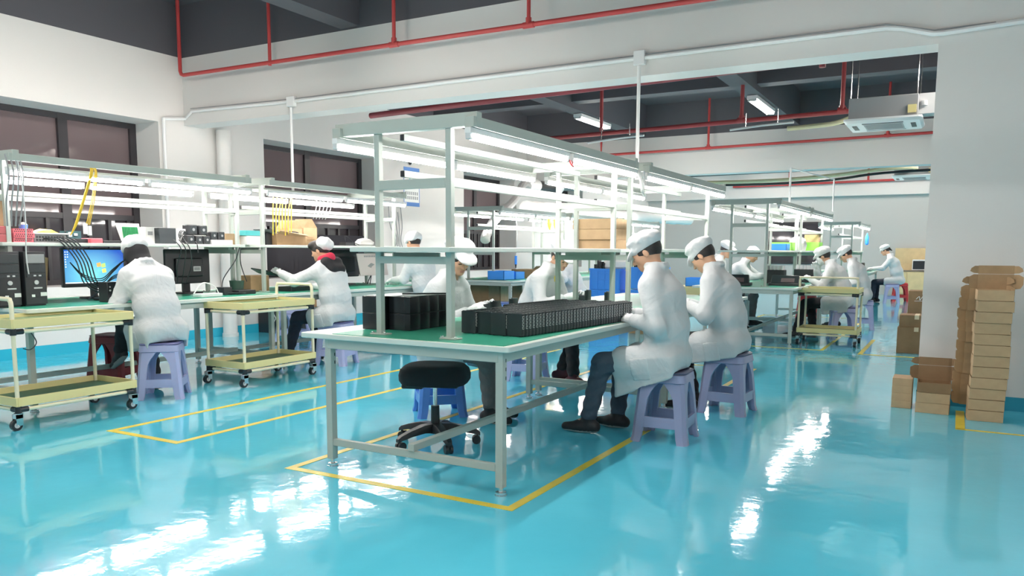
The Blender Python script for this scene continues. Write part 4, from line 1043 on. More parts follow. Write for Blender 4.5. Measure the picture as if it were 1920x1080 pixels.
single('plastic_bag', 'crumpled white plastic bag at the far end of the second left shelf', 'bag', MB().loft([[(-6.75 + r_ * math.cos(a_ * PI / 6) * (1 + .15 * math.sin(a_ * 5 + z_ * 60)), 8.1 + 1.6 * r_ * math.sin(a_ * PI / 6) * (1 + .12 * math.sin(a_ * 3 + z_ * 40)), SZ + z_) for a_ in range(12)] for r_, z_ in ((.07, 0), (.095, .02), (.09, .05), (.06, .085), (.02, .10))]), 'paper')
single('desk_gadget', 'little black gadget with wires on the second left shelf, before the white bag', 'device', MB().box(-6.6, -6.5, 7.45, 7.6, SZ, SZ + .04).tube(sweep([(-6.55, 7.5, SZ + .04), (-6.5, 7.45, SZ + .12), (-6.52, 7.6, SZ + .05), (-6.48, 7.68, SZ + .01)], 5), .005, 5), 'black')
# ---- monitors
scr = bpy.data.materials.new('lit_desktop_screen'); scr.use_nodes = True; nt = scr.node_tree; bs = nt.nodes['Principled BSDF']
bs.inputs['Base Color'].default_value = (.01, .01, .01, 1); bs.inputs['Roughness'].default_value = .2
tc = nt.nodes.new('ShaderNodeTexCoord'); mp = nt.nodes.new('ShaderNodeMapping'); gr = nt.nodes.new('ShaderNodeTexGradient'); gr.gradient_type = 'SPHERICAL'
mp.inputs['Location'].default_value = (0, 0.1, .25); mp.inputs['Scale'].default_value = (0, 2.6, 3.2)
rp = nt.nodes.new('ShaderNodeValToRGB'); rp.color_ramp.elements[0].color = (.012, .10, .52, 1); rp.color_ramp.elements[1].color = (.25, .85, .95, 1); rp.color_ramp.elements[0].position = .05
nt.links.new(tc.outputs['Object'], mp.inputs['Vector']); nt.links.new(mp.outputs['Vector'], gr.inputs['Vector']); nt.links.new(gr.outputs['Fac'], rp.inputs['Fac'])
nt.links.new(rp.outputs['Color'], bs.inputs['Emission Color']); bs.inputs['Emission Strength'].default_value = 1.15
def em(name, c, s=1.1): return mat(name, c, .3, emis=c, estr=s)
t = thing('monitor', 'lit monitor with a blue desktop picture on the left bench', 'monitor', (-6.86, 4.45, BZ), -.10)
obj('stand', MB().rbox(-.10, .08, -.12, .12, 0, .015, .04).box(-.05, -.03, -.03, .03, .015, .2), 'black', t)
obj('bezel', MB().box(-.045, 0, -.285, .285, .105, .455), 'black', t, bevel=.006)
s_ = obj('screen', MB().box(-.0005, .0012, -.268, .268, -.145, .155), scr, t, smooth=False); s_.location = (0, 0, .285)
lg = MB()
for k, (y_, z_) in enumerate(((.016, .318), (.058, .312), (.020, .272), (.062, .264))):
    lg.use(k).prism([(y_, z_), (y_ + .036, z_ + .008), (y_ + .04, z_ - .028), (y_ + .004, z_ - .034)], lambda a, b, c: V((c, a, b)), .0016, .0019)
obj('desktop_emblem', lg, [em('emblem_orange', (.95, .38, .08)), em('emblem_green', (.45, .75, .15)), em('emblem_cyan', (.15, .55, .9)), em('emblem_yellow', (.98, .8, .15))], t, smooth=False)
ic = MB()
for k in range(7): ic.box(.0016, .0019, -.262, -.252, .415 - .022 * k, .425 - .022 * k).box(.0016, .0019, -.243, -.233, .415 - .022 * k, .425 - .022 * k) if k < 3 else ic.box(.0016, .0019, -.262, -.252, .415 - .022 * k, .425 - .022 * k)
obj('desktop_icons', ic.box(.0016, .0018, -.268, .268, .14, .15), em('icon_white', (.8, .9, 1.0)), t, smooth=False)
def darkmon(label, loc, rz, lab=True, w=.27):
    t = thing('monitor', label, 'monitor', loc, rz)
    obj('stand', MB().rbox(-.12, .08, -.13, .13, 0, .015, .04).box(-.06, -.03, -.04, .04, .015, .2), 'black', t)
    obj('housing', MB().box(-.03, .0, -w, w, .10, .45).box(0, .03, -w * .6, w * .6, .17, .36), 'black', t, bevel=.012)
    if lab: obj('rating_label', MB().box(.03, .0308, .04, .13, .225, .275).use(1).box(.0308, .0311, .05, .12, .235, .265), ['ltgrey', 'midgrey'], t)
darkmon('monitor back with a grey label, to the right of the worker in the dark scarf', (-6.84, 5.44, BZ), .0)
darkmon('black monitor behind the tilted sign board', (-6.92, 7.92, BZ), .0, False)
# sign board on a stand
t = thing('instruction_board', 'tilted pale pink printed board on a little stand behind the worker with the red hood', 'sign', (-6.62, 8.15, BZ + .10), -.05)
Ts = Matrix.Rotation(-.22, 4, 'Y')
obj('board', MB().box(-.008, 0, -.27, .27, .02, .31, Ts), mat('pale_pink_board', (.74, .64, .63), .4), t, bevel=.003)
pr = MB()
for k in range(9): pr.box(0, .0012, -.14 + .031 * k, -.118 + .031 * k, .262, .282, Ts)
pr.prism([(-.10, .15), (-.03, .185), (.03, .165), (-.04, .13)], lambda a, b, c: Ts @ V((c, a, b)), 0, .0012).prism([(-.10, .148), (-.04, .128), (-.04, .118), (-.10, .138)], lambda a, b, c: Ts @ V((c, a, b)), 0, .0012)
for y_, z_ in ((.13, .19), (.13, .14), (.165, .14), (.05, .075), (.11, .075), (.135, .075), (.165, .075)): pr.box(0, .0012, y_, y_ + .02, z_, z_ + .018, Ts)
obj('printing', pr, 'midgrey', t, smooth=False)
obj('easel', MB().tube([(-.02, -.05, .03), (-.02, -.08, -.095)], .006, 6).tube([(-.02, .05, .03), (-.02, .08, -.095)], .006, 6).tube([(-.03, 0, .1), (-.14, 0, -.095)], .006, 6), 'black', t)
# desk clutter
t = thing('cooler_box', 'black box before the blue monitor, half behind the seated worker', 'device', (-6.28, 4.20, BZ)); obj('case', MB().box(-.07, .05, -.06, .06, 0, .17), 'black', t, bevel=.004); obj('screw', MB().cyl((.05, -.035, .10), (.054, -.035, .10), .008, 8).cyl((.05, -.035, .13), (.054, -.035, .13), .006, 8), 'ltgrey', t)
single('keyboard', 'dark keyboard lying under the blue monitor', 'keyboard', MB().box(-6.6, -6.46, 4.25, 4.62, BZ, BZ + .022), 'black', None, .004)
single('cardboard_sheet', 'tan cardboard sheet leaning behind the cables, left of the blue monitor', 'cardboard', MB().prism([(3.80, BZ + .12), (4.0, BZ + .10), (4.03, BZ + .37), (3.83, BZ + .41), (3.79, BZ + .3)], lambda a, b, c: V((c - .02 * b, a, b)), -6.85, -6.84), 'card')
single('black_adapter', 'black power adapter among wires at the right end of the first left bench', 'device', MB().box(-6.42, -6.30, 5.42, 5.52, BZ, BZ + .075), 'black', None, .004)
single('thin_black_device', 'flat black box at the right end of the first left bench, near the upright', 'device', MB().box(-6.42, -6.25, 5.56, 5.78, BZ, BZ + .04), 'black', None, .004)
single('plastic_tub', 'dark green tub at the end of the first left bench', 'tub', MB().lathe([(.06, 0), (.075, .13), (.068, .13), (.055, .01)], (-6.48, 5.74, BZ), 16), mat('dark_green_tub', (.03, .07, .05), .4))
single('white_power_strip', 'white power strip behind the worker in the dark scarf', 'power strip', MB().box(-6.3, -6.18, 5.05, 5.3, BZ, BZ + .03), 'paper', None, .004)
single('cardboard_box', 'small tan box under the held tablet on the second left bench', 'box', MB().box(-6.75, -6.55, 5.99, 6.25, BZ, BZ + .17), 'card', None, .003)
single('black_player', 'flat black device on the green mat before the worker with the red hood', 'device', MB().box(-6.45, -6.25, 6.28, 6.6, BZ, BZ + .05), 'black', None, .004)
# under the bench
t = thing('black_carton', 'black carton with white letters HX on the floor behind the left bench', 'box', (-8.72, 8.72, 0))
obj('case', MB().box(-.46, .44, -.2, .2, 0, .385), 'black', t, bevel=.004)
lt = MB(); q = lambda a, b: (a - .225, -.2035, b + .02)
for a_, b_ in (((.0, .15), (.0, .27)), ((.055, .15), (.055, .27)), ((.0, .21), (.055, .21)), ((.095, .15), (.17, .27)), ((.095, .27), (.17, .15))): lt.tube([q(*a_), q(*b_)], .007, 5)
obj('lettering', lt, 'paper', t)
carton('tan carton on top of the black carton with white letters', -9.17, -8.35, 8.54, 8.9, .386, .65, 'card')
# ---- cables
def cable(label, paths, m_, r=.005, name='cable', group=None):
    m = MB()
    for p in paths: m.tube(sweep(p, 8), r, 6)
    return single(name, label, 'cable', m, m_, group)
cable('bundle of grey cables curving out of the network switch down past the monitor', [[(-6.52, 3.80 + .03 * k, SZ + .03), (-6.42, 3.86 + .035 * k, SZ + .02), (-6.36, 3.96 + .03 * k, SZ - .14), (-6.36, 4.02 + .03 * k, SZ - .33), (-6.38, 4.16 + .03 * k, BZ + .08 + .01 * k), (-6.45, 4.35 + .03 * k, BZ + .035)] for k in range(5)], 'blackbox', .0055)
cable('dark cables sagging across the blue monitor screen, upper bundle', [[(-6.83, 4.20, BZ + .33), (-6.80, 4.30, BZ + .22 - .012 * k), (-6.79, 4.46, BZ + .18 - .018 * k), (-6.78, 4.58, BZ + .27 - .012 * k), (-6.77, 4.70, BZ + .345), (-6.72, 4.78, BZ + .30)] for k in range(3)], 'blackbox', .0045)
cable('dark cables sagging across the blue monitor screen, lower bundle', [[(-6.76, 4.80, BZ + .18), (-6.78, 4.72, BZ + .23 - .01 * k), (-6.79, 4.58, BZ + .20 - .012 * k), (-6.78, 4.48, BZ + .12), (-6.74, 4.36, BZ + .04), (-6.6, 4.2, BZ + .012)] for k in range(3)], 'blackbox', .0045)
RZ_ = 1.955
cable('yellow cables looped over the light rail, slanting down to the network switch', [[(-6.31, 4.09 + .008 * k, RZ_ - .02), (-6.28, 4.08 + .007 * k, RZ_ - .08), (-6.34, 4.05 + .006 * k, 1.68), (-6.42, 4.01 + .006 * k, 1.45), (-6.46, 3.99, SZ + .06)] for k in range(4)], 'yellowcable', .0036)
cable('pair of yellow cables hanging straight from the light rail to white plugs', [[(-6.31, 4.11 + .006 * k, RZ_ - .02), (-6.28, 4.12 + .008 * k, RZ_ - .08), (-6.33, 4.11 + .012 * k, 1.65), (-6.42, 4.11 + .014 * k, 1.45)] for k in range(3)], 'yellowcable', .0036)
single('white_plug', 'white plugs at the ends of the hanging yellow cables', 'plug', MB().box(-6.44, -6.41, 4.09, 4.115, 1.37, 1.46).box(-6.44, -6.41, 4.125, 4.15, 1.36, 1.44), 'paper', None, .003)
cable('dark cables hanging from the rail at the left edge', [[(-6.30, 3.42 + .035 * k, RZ_), (-6.28, 3.43 + .035 * k, 1.8), (-6.34, 3.43 + .04 * k, 1.6), (-6.4, 3.46 + .03 * k, 1.42)] for k in range(4)], 'midgrey', .006)
cable('white cord hanging past the rose boxes at the left edge', [[(-6.29, 3.50, 1.955), (-6.27, 3.52, 1.7), (-6.28, 3.53, 1.42), (-6.3, 3.53, 1.2), (-6.3, 3.54, 1.05)]], 'ltgrey', .005)
cable('yellow cables hanging in a curtain above the second left shelf', [[(-6.42, 6.22 + .045 * k + .02 * (k % 3), 1.85), (-6.44, 6.23 + .045 * k, 1.65), (-6.46, 6.24 + .045 * k, 1.40 + .02 * (k % 4))] for k in range(7)], 'yellowcable', .0055)
cable('grey and yellow cables hanging right of the yellow curtain above the gabled cartons', [[(-6.42, 6.88 + .06 * k, 1.85), (-6.45, 6.90 + .06 * k, 1.72), (-6.5, 6.9 + .05 * k, 1.6)] for k in range(5)], 'ltgrey', .005)
cable('tangle of dark wires hanging on the wall beside the second window', [[(-9.17, 11.7 + .09 * k, 2.05 - .1 * (k % 2)), (-9.15, 11.72 + .09 * k, 1.7), (-9.13, 11.85 + .04 * k, 1.45), (-9.15, 11.8 + .07 * k, 1.3)] for k in range(5)], 'midgrey', .008)
cable('black wires dropping from the first left shelf beside the monitor back', [[(-6.45, 4.98 + .06 * k, SZ + .04), (-6.40, 5.02 + .05 * k, SZ - .05), (-6.5, 5.05 + .08 * k, BZ + .3), (-6.6, 5.12 + .05 * k, BZ + .12)] for k in range(3)], 'black', .005)
cable('black wire running from the speaker pile over the shelf edge', [[(-6.5, 5.2, SZ + .02), (-6.43, 5.22, SZ + .015), (-6.41, 5.22, SZ - .08)]], 'black', .005)
cable('black wires at the upright between the two left benches', [[(-6.40, 5.72, SZ - .03), (-6.42, 5.68, BZ + .34), (-6.45, 5.55, BZ + .16), (-6.40, 5.48, BZ + .05)], [(-6.40, 5.73, SZ - .03), (-6.41, 5.74, BZ + .3), (-6.40, 5.80, BZ + .12)]], 'black', .005)
cable('tangle of black wires on the first left bench top', [[(-6.3 - .05 * k, 5.3, BZ + .012), (-6.35, 5.42 + .05 * k, BZ + .02), (-6.22 - .04 * k, 5.55, BZ + .015), (-6.3, 5.72 - .04 * k, BZ + .012)] for k in range(4)], 'black', .006)
cable('white cord looping on the first left bench behind the worker', [[(-6.25, 5.02, BZ + .03), (-6.22, 5.10, BZ + .13), (-6.18, 5.2, BZ + .10), (-6.17, 5.24, BZ + .035)]], 'paper', .006)
cable('thin black wire hanging under the nearest trolley tray', [[(-5.60, 3.12, .69), (-5.585, 3.16, .60), (-5.59, 3.12, .55), (-5.61, 3.08, .56)]], 'black', .004)
M['maroonred'] = mat('dull_red_pipe_paint', (.30, .04, .045), .5)
# ================================================================== CEILING SERVICES
def pipe(label, runs, m_, r, fit=(), name='sprinkler_pipe', cat='pipe', group='red sprinkler pipes'):
    t = thing(name, label, cat, runs[0][0], 0, group); o_ = V(runs[0][0])
    m = MB(); m.tube([V(p) - o_ for p in runs[0]], r, 12); obj('main_run', m, m_, t)
    for dr in runs[1:]: obj('drop', MB().tube([V(p) - o_ for p in dr], r * (.85 if len(runs) > 2 else .9), 10), m_, t)
    for p in fit:
        p = V(p) - o_; obj('coupling', MB().cyl(p - V((.06, 0, 0)), p + V((.06, 0, 0)), r * 1.3, 12).cyl(p, p + V((0, 0, .07)), r * 1.25, 12), m_, t)
    return t
pipe('long red pipe across the front beam, nearest the camera', [[(-9.02, 7.18, ZC), (-9.02, 7.18, 3.56), (-9.0, 7.18, 3.52), (-8.96, 7.18, 3.505), (XR - .005, 7.18, 3.43)]] + [[(x, 7.18, 3.46), (x, 7.18, ZC)] for x in (-7.4, -5.52, -3.85, -1.2)], 'redpipe', .024, [(-5.52, 7.18, 3.483), (-3.85, 7.18, 3.472)])
pipe('maroon pipe just behind the front beam, ending above the left wall gap', [[(-6.55, 8.02, 2.925), (XR - .005, 8.02, 3.10)]] + [[(x, 8.02, 2.95), (x, 8.02, ZC)] for x in (-4.9, -1.2)], 'maroonpipe', .035)
pipe('red pipe hung with cable trays under the back bay ceiling', [[(-7.3, 12.7, 3.19), (XR - .005, 12.7, 3.36)]] + [[(x, 12.7, 3.26), (x, 12.7, ZC)] for x in (-5.4, -3.05, -1.6)], 'maroonred', .036, [(-3.05, 12.7, 3.27), (-1.6, 12.7, 3.30)])
pipe('thin red pipe along the second beam', [[(-7.2, 16.95, 3.70), (-7.2, 16.95, 3.40), (XR - .005, 16.95, 3.495)]] + [[(x, 16.95, 3.42), (x, 16.95, ZC)] for x in (-4.75, -1.3)], 'redpipe', .028, [(-4.75, 16.95, 3.425), (-1.3, 16.95, 3.458)])
pipe('thin red pipe along the farthest beam', [[(-6.3, 25.45, 3.26), (XR - .005, 25.45, 3.35)]] + [[(x, 25.45, 3.28), (x, 25.45, 3.75)] for x in (-4.6, -2.4, -1.2)], 'redpipe', .035)
# cable trays, hangers and lagged pipes
def tray(label, a, b):
    t = thing('cable_tray', label, 'cable tray', a, 0, 'thin cable trays'); d = V(b) - V(a)
    obj('tray', MB().tube([(0, 0, 0), d * .5 + V((0, 0, .01)), d], .018, 6), 'ltgrey', t)
    for k in (.25, .75): obj('hanger', MB().cyl(d * k, d * k + V((0, 0, .22)), .008, 6), 'chrome', t)
tray('thin pale tray hanging left of the white pole under the back red pipe', (-5.6, 12.6, 3.07), (-4.6, 12.6, 3.13)); tray('thin pale tray hanging right of the white pole under the back red pipe', (-3.2, 12.6, 3.12), (-2.25, 12.6, 3.17))
def lag(label, pts, r): return single('lagged_pipe', label, 'pipe', MB().tube(sweep(pts, 6), r, 10), 'creampipe', 'cream lagged pipes')
lag('cream lagged pipe running to the nearer ceiling cassette', [(-2.3, 12.4, 3.05), (-1.7, 12.3, 3.06), (-1.45, 12.2, 3.10), (-1.36, 12.15, 3.14)], .035)
lag('cream lagged pipe sweeping to the farther ceiling cassette', [(-5.6, 20.0, 2.96), (-4.0, 20.0, 2.95), (-2.6, 20.0, 3.02), (-1.6, 20.1, 3.12), (-1.0, 20.5, 3.17), (-.98, 20.95, 3.18)], .045)
single('dark_pipe', 'black pipe beneath the cream pipe that sweeps to the farther cassette', 'pipe', MB().tube(sweep([(-5.5, 20.1, 2.90), (-4.0, 20.1, 2.88), (-2.6, 20.1, 2.93), (-1.2, 20.1, 3.05), (XR - .005, 20.1, 3.1)], 6), .03, 8), 'black')
single('dark_pipe', 'long black pipe just beneath the second beam, over the cream pipe', 'pipe', MB().tube([(-5.9, 19.0, 3.06), (XR - .005, 19.0, 3.12)], .04, 8), 'black')
def cassette(label, loc, rz, g='ceiling cassette air conditioners'):
    t = thing('air_conditioner', label, 'air conditioner', loc, rz, g)
    obj('body', MB().box(-.42, .42, -.40, .40, .06, .34), 'midgrey', t, bevel=.01)
    p = obj('panel', MB().loft([[(x, y, z) for x, y in rrect(-.475 + e, .475 - e, -.475 + e, .475 - e, .05, 3)] for e, z in ((.0, .06), (.0, .035), (.03, .0))]), 'housing', t)
    g_ = MB()
    for k in range(13): g_.box(-.22, .22, -.23 + .036 * k, -.21 + .036 * k, -.006, .0)
    obj('intake_grille', g_.box(-.24, .24, -.25, .25, -.003, -.0005), 'midgrey', p)
    for s in (-1, 1):
        obj('louvre', MB().box(-.25, .25, s * .33 - .03, s * .33 + .03, -.004, .002), 'black' if s < 0 else 'midgrey', p); obj('louvre', MB().box(s * .36 - .03, s * .36 + .03, -.2, .2, -.004, .002), 'black', p)
    for x in (-.40, .40):
        for y in (-.38, .38): obj('hanger_rod', MB().cyl((x, y, .2), (x, y, ZC - loc[2]), .007, 6), 'chrome', t)
    obj('control_box', MB().box(.42, .62, -.25, .05, .10, .36), 'ltgrey', t); obj('yellow_tag', MB().box(.30, .40, -.43, -.40, .10, .20), 'yellow', t); obj('round_cap', MB().cyl((.48, -.27, .2), (.48, -.27, .26), .04, 12), 'ltgrey', t)
    return t
cassette('nearer ceiling cassette air conditioner with a white panel, right of the back bay', (-.98, 12.15, 2.955), .0)
cassette('farther ceiling cassette air conditioner beyond the second beam, mostly behind the column', (-1.0, 21.3, 2.98), 0)
# ceiling lamps
def clamp(label, loc, L=1.45):
    t = thing('ceiling_lamp', label, 'ceiling lamp', loc, 0, 'twin tube ceiling lamps')
    obj('housing', MB().box(-.085, .085, -L / 2, L / 2, .03, .09), 'housing', t, bevel=.004)
    for x in (-.045, .045): obj('lamp_tube', MB().cyl((x, -L / 2 + .02, .012), (x, L / 2 - .02, .012), .016, 10), 'ceiltube', t)
    for s in (-1, 1): obj('end_cap', MB().box(-.07, .07, s * (L / 2 - .012) - .012, s * (L / 2 - .012) + .012, -.005, .03), 'ltgrey', t)
    return t
c_ = clamp('lit twin tube ceiling lamp left of the white pole in the back bay', (-6.34, 14.5, 3.70))
copy_tree(c_, 'lit twin tube ceiling lamp right of the white pole in the back bay', (-3.09, 14.25, 3.70))
for x, y in ((-6.28, 4.9), (-6.28, 1.6), (-3.06, 1.2), (-3.06, -1.2), (-.2, -.4), (1.6, 2.2)):  # first lamp gives the overhead glow; the rest are added front bay fill
    copy_tree(c_, 'unseen lit twin tube ceiling lamp brightening the front bay', (x, y, 3.70 if x < -5 else 3.85))
for x, y in ((-6.34, 21.5), (-3.09, 21.5), (.35, 11.5), (.35, 20.5), (.35, 23.5), (-3.09, 23.5), (-6.34, 23.5)):  # out-of-sight lamps added to lift the far wall and back bays
    copy_tree(c_, 'hidden lit twin tube ceiling lamp added to brighten the far bays', (x, y, 3.70))
# white trunking along the front beam with junction boxes and drop poles
t = thing('cable_trunking', 'white cable trunking along the face of the front beam', 'trunking', (-9.2, YB, 3.0))
def rel(p): return V(p) - V((-9.2, YB, 3.0))
obj('trunk', MB().tube([rel(p) for p in ((-9.16, YB - .35, 2.94), (-9.14, YB - .03, 2.985), (-9.0, YB - .025, 3.07), (-7.2, YB - .025, 3.045), (-2.75, YB - .025, 3.06), (-.62, YB - .025, 3.065), (-.5, YB - .025, 3.045), (-.27, YB - .05, 2.97), (-.2, YB - .06, 2.965), (1.2, YB - .06, 3.02))], .021, 8), 'housing', t)
obj('dark_wire', MB().tube([rel(p) for p in ((-9.0, YB - .05, 3.10), (-7.2, YB - .03, 3.072), (-2.75, YB - .03, 3.088), (-.62, YB - .03, 3.092), (-.27, YB - .055, 2.995), (.15, YB - .06, 3.0))], .006, 6), 'midgrey', t)
obj('junction_box', MB().box(1.94, 2.06, -.06, -.004, -.02, .10), 'housing', t, bevel=.004)
obj('junction_box', MB().box(6.47 - .055, 6.47 + .055, -.06, -.004, -.005, .125), 'housing', t, bevel=.004)
obj('wall_drop', MB().tube([rel(p) for p in ((-9.16, YB - .35, 2.95), (-9.16, YB - .35, .9))], .022, 8), 'housing', t)
single('drop_pole', 'white pole dropping from the beam to the second centre workbench', 'pole', MB().cyl((-2.73, YB - .045, 2.99), (-2.73, YB - .045, 1.93), .017, 10), 'housing', 'white drop poles')
single('drop_pole', 'white pole dropping from the beam to the left bench with open cartons', 'pole', MB().cyl((-7.2, YB - .045, 2.97), (-7.2, YB - .045, 1.97), .017, 10), 'housing', 'white drop poles')
single('drop_pole', 'white pole with a bent arm rising over the docking station bench', 'pole', MB().tube([(-2.5, 13.9, 1.93), (-2.5, 13.9, 2.62)], .017, 8).tube([(-2.5, 13.9, 2.62), (-1.95, 14.9, 2.50)], .012, 8).tube([(-1.95, 14.9, 2.50), (-1.95, 14.9, 1.95)], .012, 8), 'housing', 'white drop poles')
# round column pipe by the second window
single('drain_pipe', 'fat white drain pipe against the left wall before the second window', 'pipe', MB().cyl((-9.08, 7.90, 0), (-9.08, 7.90, 2.9), .1, 20).cyl((-9.08, 7.90, 0), (-9.08, 7.90, .05), .112, 20), 'wall')
# notice poster and camera on the wall
t = thing('notice_poster', 'white notice with blue bands hanging on the left wall between windows', 'poster', (XL, 12.45, 2.08))
obj('board', MB().box(.001, .008, -.25, .25, 0, .73), 'paper', t)
obj('blue_band', MB().box(.008, .0095, -.25, .25, .645, .73).box(.008, .0095, -.25, .25, 0, .075).box(.008, .0095, -.25, -.235, .075, .645).box(.008, .0095, .235, .25, .075, .645), mat('poster_blue', (.10, .25, .62), .5), t)
ip = MB()
for r in range(2):
    for k in range(7): ip.box(.008, .0092, -.2 + .06 * k, -.165 + .06 * k, .13 + .085 * r, .19 + .085 * r).box(.0092, .0096, -.19 + .06 * k, -.175 + .06 * k, .14 + .085 * r, .15 + .085 * r)
obj('printing', ip, 'midgrey', t, smooth=False)
obj('round_emblem', MB().cyl((.008, 0, .47), (.0092, 0, .47), .09, 20).use(1).cyl((.009, 0, .47), (.0096, 0, .47), .06, 20), [M['teal'], M['paper']], t)
t = thing('wall_camera', 'small white bullet camera on an arm above the notice', 'camera', (XL, 12.1, 2.86))
obj('arm', MB().tube([(0, .25, .08), (.08, .2, .05), (.22, .02, .0)], .03, 8), 'ltgrey', t); obj('lens_end', MB().cyl((.2, .03, .0), (.27, -.05, -.02), .05, 12).use(1).cyl((.271, -.052, -.021), (.275, -.056, -.022), .03, 12), ['housing', 'black'], t)
# fume ducts over the left row
single('flexible_duct', 'ribbed silver flexible duct snaking down to the left row bench', 'duct', MB().tube([p for p in sweep([(-8.35, 15.6, 2.66), (-8.1, 14.9, 2.62), (-7.9, 14.2, 2.28), (-7.6, 13.2, 1.98), (-7.35, 12.4, 1.75), (-7.2, 11.9, 1.5), (-7.15, 11.8, 1.42)], 14)], [.075 + .012 * (k % 2) for k in range(6 * 14 + 1)], 10), mat('ribbed_duct_foil', (.6, .6, .6), .42, metal=.7))
t = thing('duct_fan', 'white drum fan with a dark duct section at the head of the flexible duct', 'duct fan', (-8.4, 15.7, 2.7))
obj('drum', MB().cyl((0, -.4, -.02), (0, .4, .0), .14, 18), 'housing', t); obj('dark_section', MB().cyl((0, .4, 0), (0, 1.4, .03), .12, 16), 'black', t); obj('end_ring', MB().cyl((0, 1.4, .03), (0, 1.55, .035), .14, 18), 'housing', t)
single('white_duct', 'fat white fabric duct running over the left row to the back', 'duct', MB().tube([p for p in sweep([(-6.95, 12.9, 2.02), (-6.95, 14, 2.03), (-6.95, 16.5, 2.05), (-6.95, 19, 2.1), (-6.95, 21, 2.12), (-6.95, 23.0, 2.16)], 8)], [.14 + .008 * math.sin(k * 1.9) for k in range(41)], 14), 'paper')
t = thing('balancer_hooks', 'two yellow balancer hooks hanging over the left row benches', 'tool hanger', (-6.5, 13.1, 1.88))
for y_ in (-.12, .12): obj('hook', MB().lathe([(.004, 0), (.03, -.03), (.045, -.12), (.03, -.2), (.006, -.26)][::-1], (0, y_, 0), 12), 'yellowcable', t)
# ================================================================== STACKED CRATES AND OTHER BACKGROUND THINGS
def crate(label, loc, w=.50, d=.38, h=.325):
    t = thing('plastic_crate', label, 'crate', loc, 0, 'bright blue crates'); x, y = w / 2, d / 2
    m = MB().box(-x, x, -y, -y + .006, 0, h).box(-x, x, y - .006, y, 0, h).box(-x, -x + .006, -y, y, 0, h).box(x - .006, x, -y, y, 0, h).box(-x, x, -y, y, 0, .006)
    obj('body', m, 'binblue', t)
    rb = MB().box(-x - .01, x + .01, -y - .012, -y + .004, h - .03, h).box(x - .004, x + .012, -y, y, h - .03, h).box(-x - .012, -x + .004, -y, y, h - .03, h).box(-x - .01, x + .01, y - .004, y + .012, h - .03, h)
    for k in range(5): rb.box(-x + .012 + (w - .03) * k / 4 - .004, -x + .012 + (w - .03) * k / 4 + .008, -y - .008, -y, .0, h - .03)
    rb.box(-.1, .1, -y - .009, -y, h * .45, h * .5).box(-.1, .1, -y - .009, -y, h * .75, h * .8)
    obj('rim_and_ribs', rb, 'binblue', t, bevel=.002); return t
k0 = None
for xi, (x, nm, dz) in enumerate(((-4.71, 'left', 0), (-4.06, 'right', .015))):
    for k in range(xi, 3):
        lab = 'bright blue plastic crate, %s of the %s stack behind the black boxes' % (('bottom', 'middle', 'top')[k], nm); loc = (x, 11.5, (.326 + dz) * k)
        if k0 is None: k0 = crate(lab, loc)
        else: copy_tree(k0, lab, loc, 0)
carton('tan carton on the floor under the right stack of bright blue crates', -4.3, -3.82, 11.32, 11.7, 0, .338, 'card')
single('plastic_bag', 'crumpled white bag spilling over the left crate stack', 'bag', MB().loft([[(-4.60 + r_ * math.cos(a_ * PI / 6) * (1 + .15 * math.sin(a_ * 5 + z_ * 60)), 11.5 + .8 * r_ * math.sin(a_ * PI / 6), .94 + z_) for a_ in range(12)] for r_, z_ in ((.15, 0), (.20, .06), (.19, .14), (.13, .19), (.03, .21))]), 'paper')
for k in range(4): single('black_board', 'black board standing upright in the left crate, %s' % ('nearest the left corner', 'second from the left', 'third from the left', 'rightmost beside the bag')[k], 'part', MB().box(-4.92 + .05 * k, -4.90 + .05 * k, 11.38, 11.5, .70, 1.04 + .02 * ((k * 3) % 4)), 'black', 'boards in the left crate')
for k in range(8): single('black_board', 'black board in the row standing in the right crate', 'part', MB().box(-4.26 + .055 * k, -4.24 + .055 * k, 11.36, 11.6, .75, 1.08), 'black', 'boards in the right crate')
# left row bench with blue bins
def openbin(label, x, y, z, w, d, h, m_, g=None): return single('part_bin', label, 'bin', MB().box(x - w / 2, x + w / 2, y - d / 2, y + d / 2, z, z + .006).box(x - w / 2, x + w / 2, y - d / 2, y - d / 2 + .006, z, z + h).box(x - w / 2, x + w / 2, y + d / 2 - .006, y + d / 2, z, z + h).box(x - w / 2, x - w / 2 + .006, y - d / 2, y + d / 2, z, z + h).box(x + w / 2 - .006, x + w / 2, y - d / 2, y + d / 2, z, z + h), m_, g)
openbin('blue part bin on the left row bench, nearer one', -6.4, 11.05, .78, .3, .34, .14, 'binblue', 'blue part bins'); openbin('blue part bin on the left row bench, farther one', -6.4, 11.42, .78, .3, .3, .12, 'binblue', 'blue part bins')
single('brown_carton', 'brown open carton on the left row bench behind the yellow collar worker', 'box', MB().box(-6.6, -6.2, 11.75, 12.25, .78, .93).quad((-6.2, 11.75, .93), (-6.2, 12.25, .93), (-6.1, 12.3, .99), (-6.1, 11.7, .99)), 'carddark')
openbin('lime green bin on the left row bench', -6.35, 12.45, .78, .25, .2, .13, 'lime')
t = thing('hanging_screwdriver', 'blue electric screwdriver hanging over the brown open carton', 'tool', (-6.35, 11.45, .98)); obj('grip', MB().cyl((0, 0, .04), (0, 0, .18), .022, 12), 'binblue', t); obj('bit', MB().cyl((0, 0, -.02), (0, 0, .04), .008, 8, .016), 'black', t); obj('cord', MB().tube([(0, 0, .18), (.02, .02, .5), (-.02, .02, .85)], .006, 6), 'ltgrey', t)
for k in range(3): single('cardboard_box', 'tan box on the floor shelf under the left row bench, %s' % ('left one', 'middle one', 'right one')[k], 'box', MB().box(-7.08, -6.72, 11.2 + .4 * k, 11.55 + .4 * k, .0, .72), ('carddark', 'cardlight', 'carddark')[k], 'boxes under the left row bench')
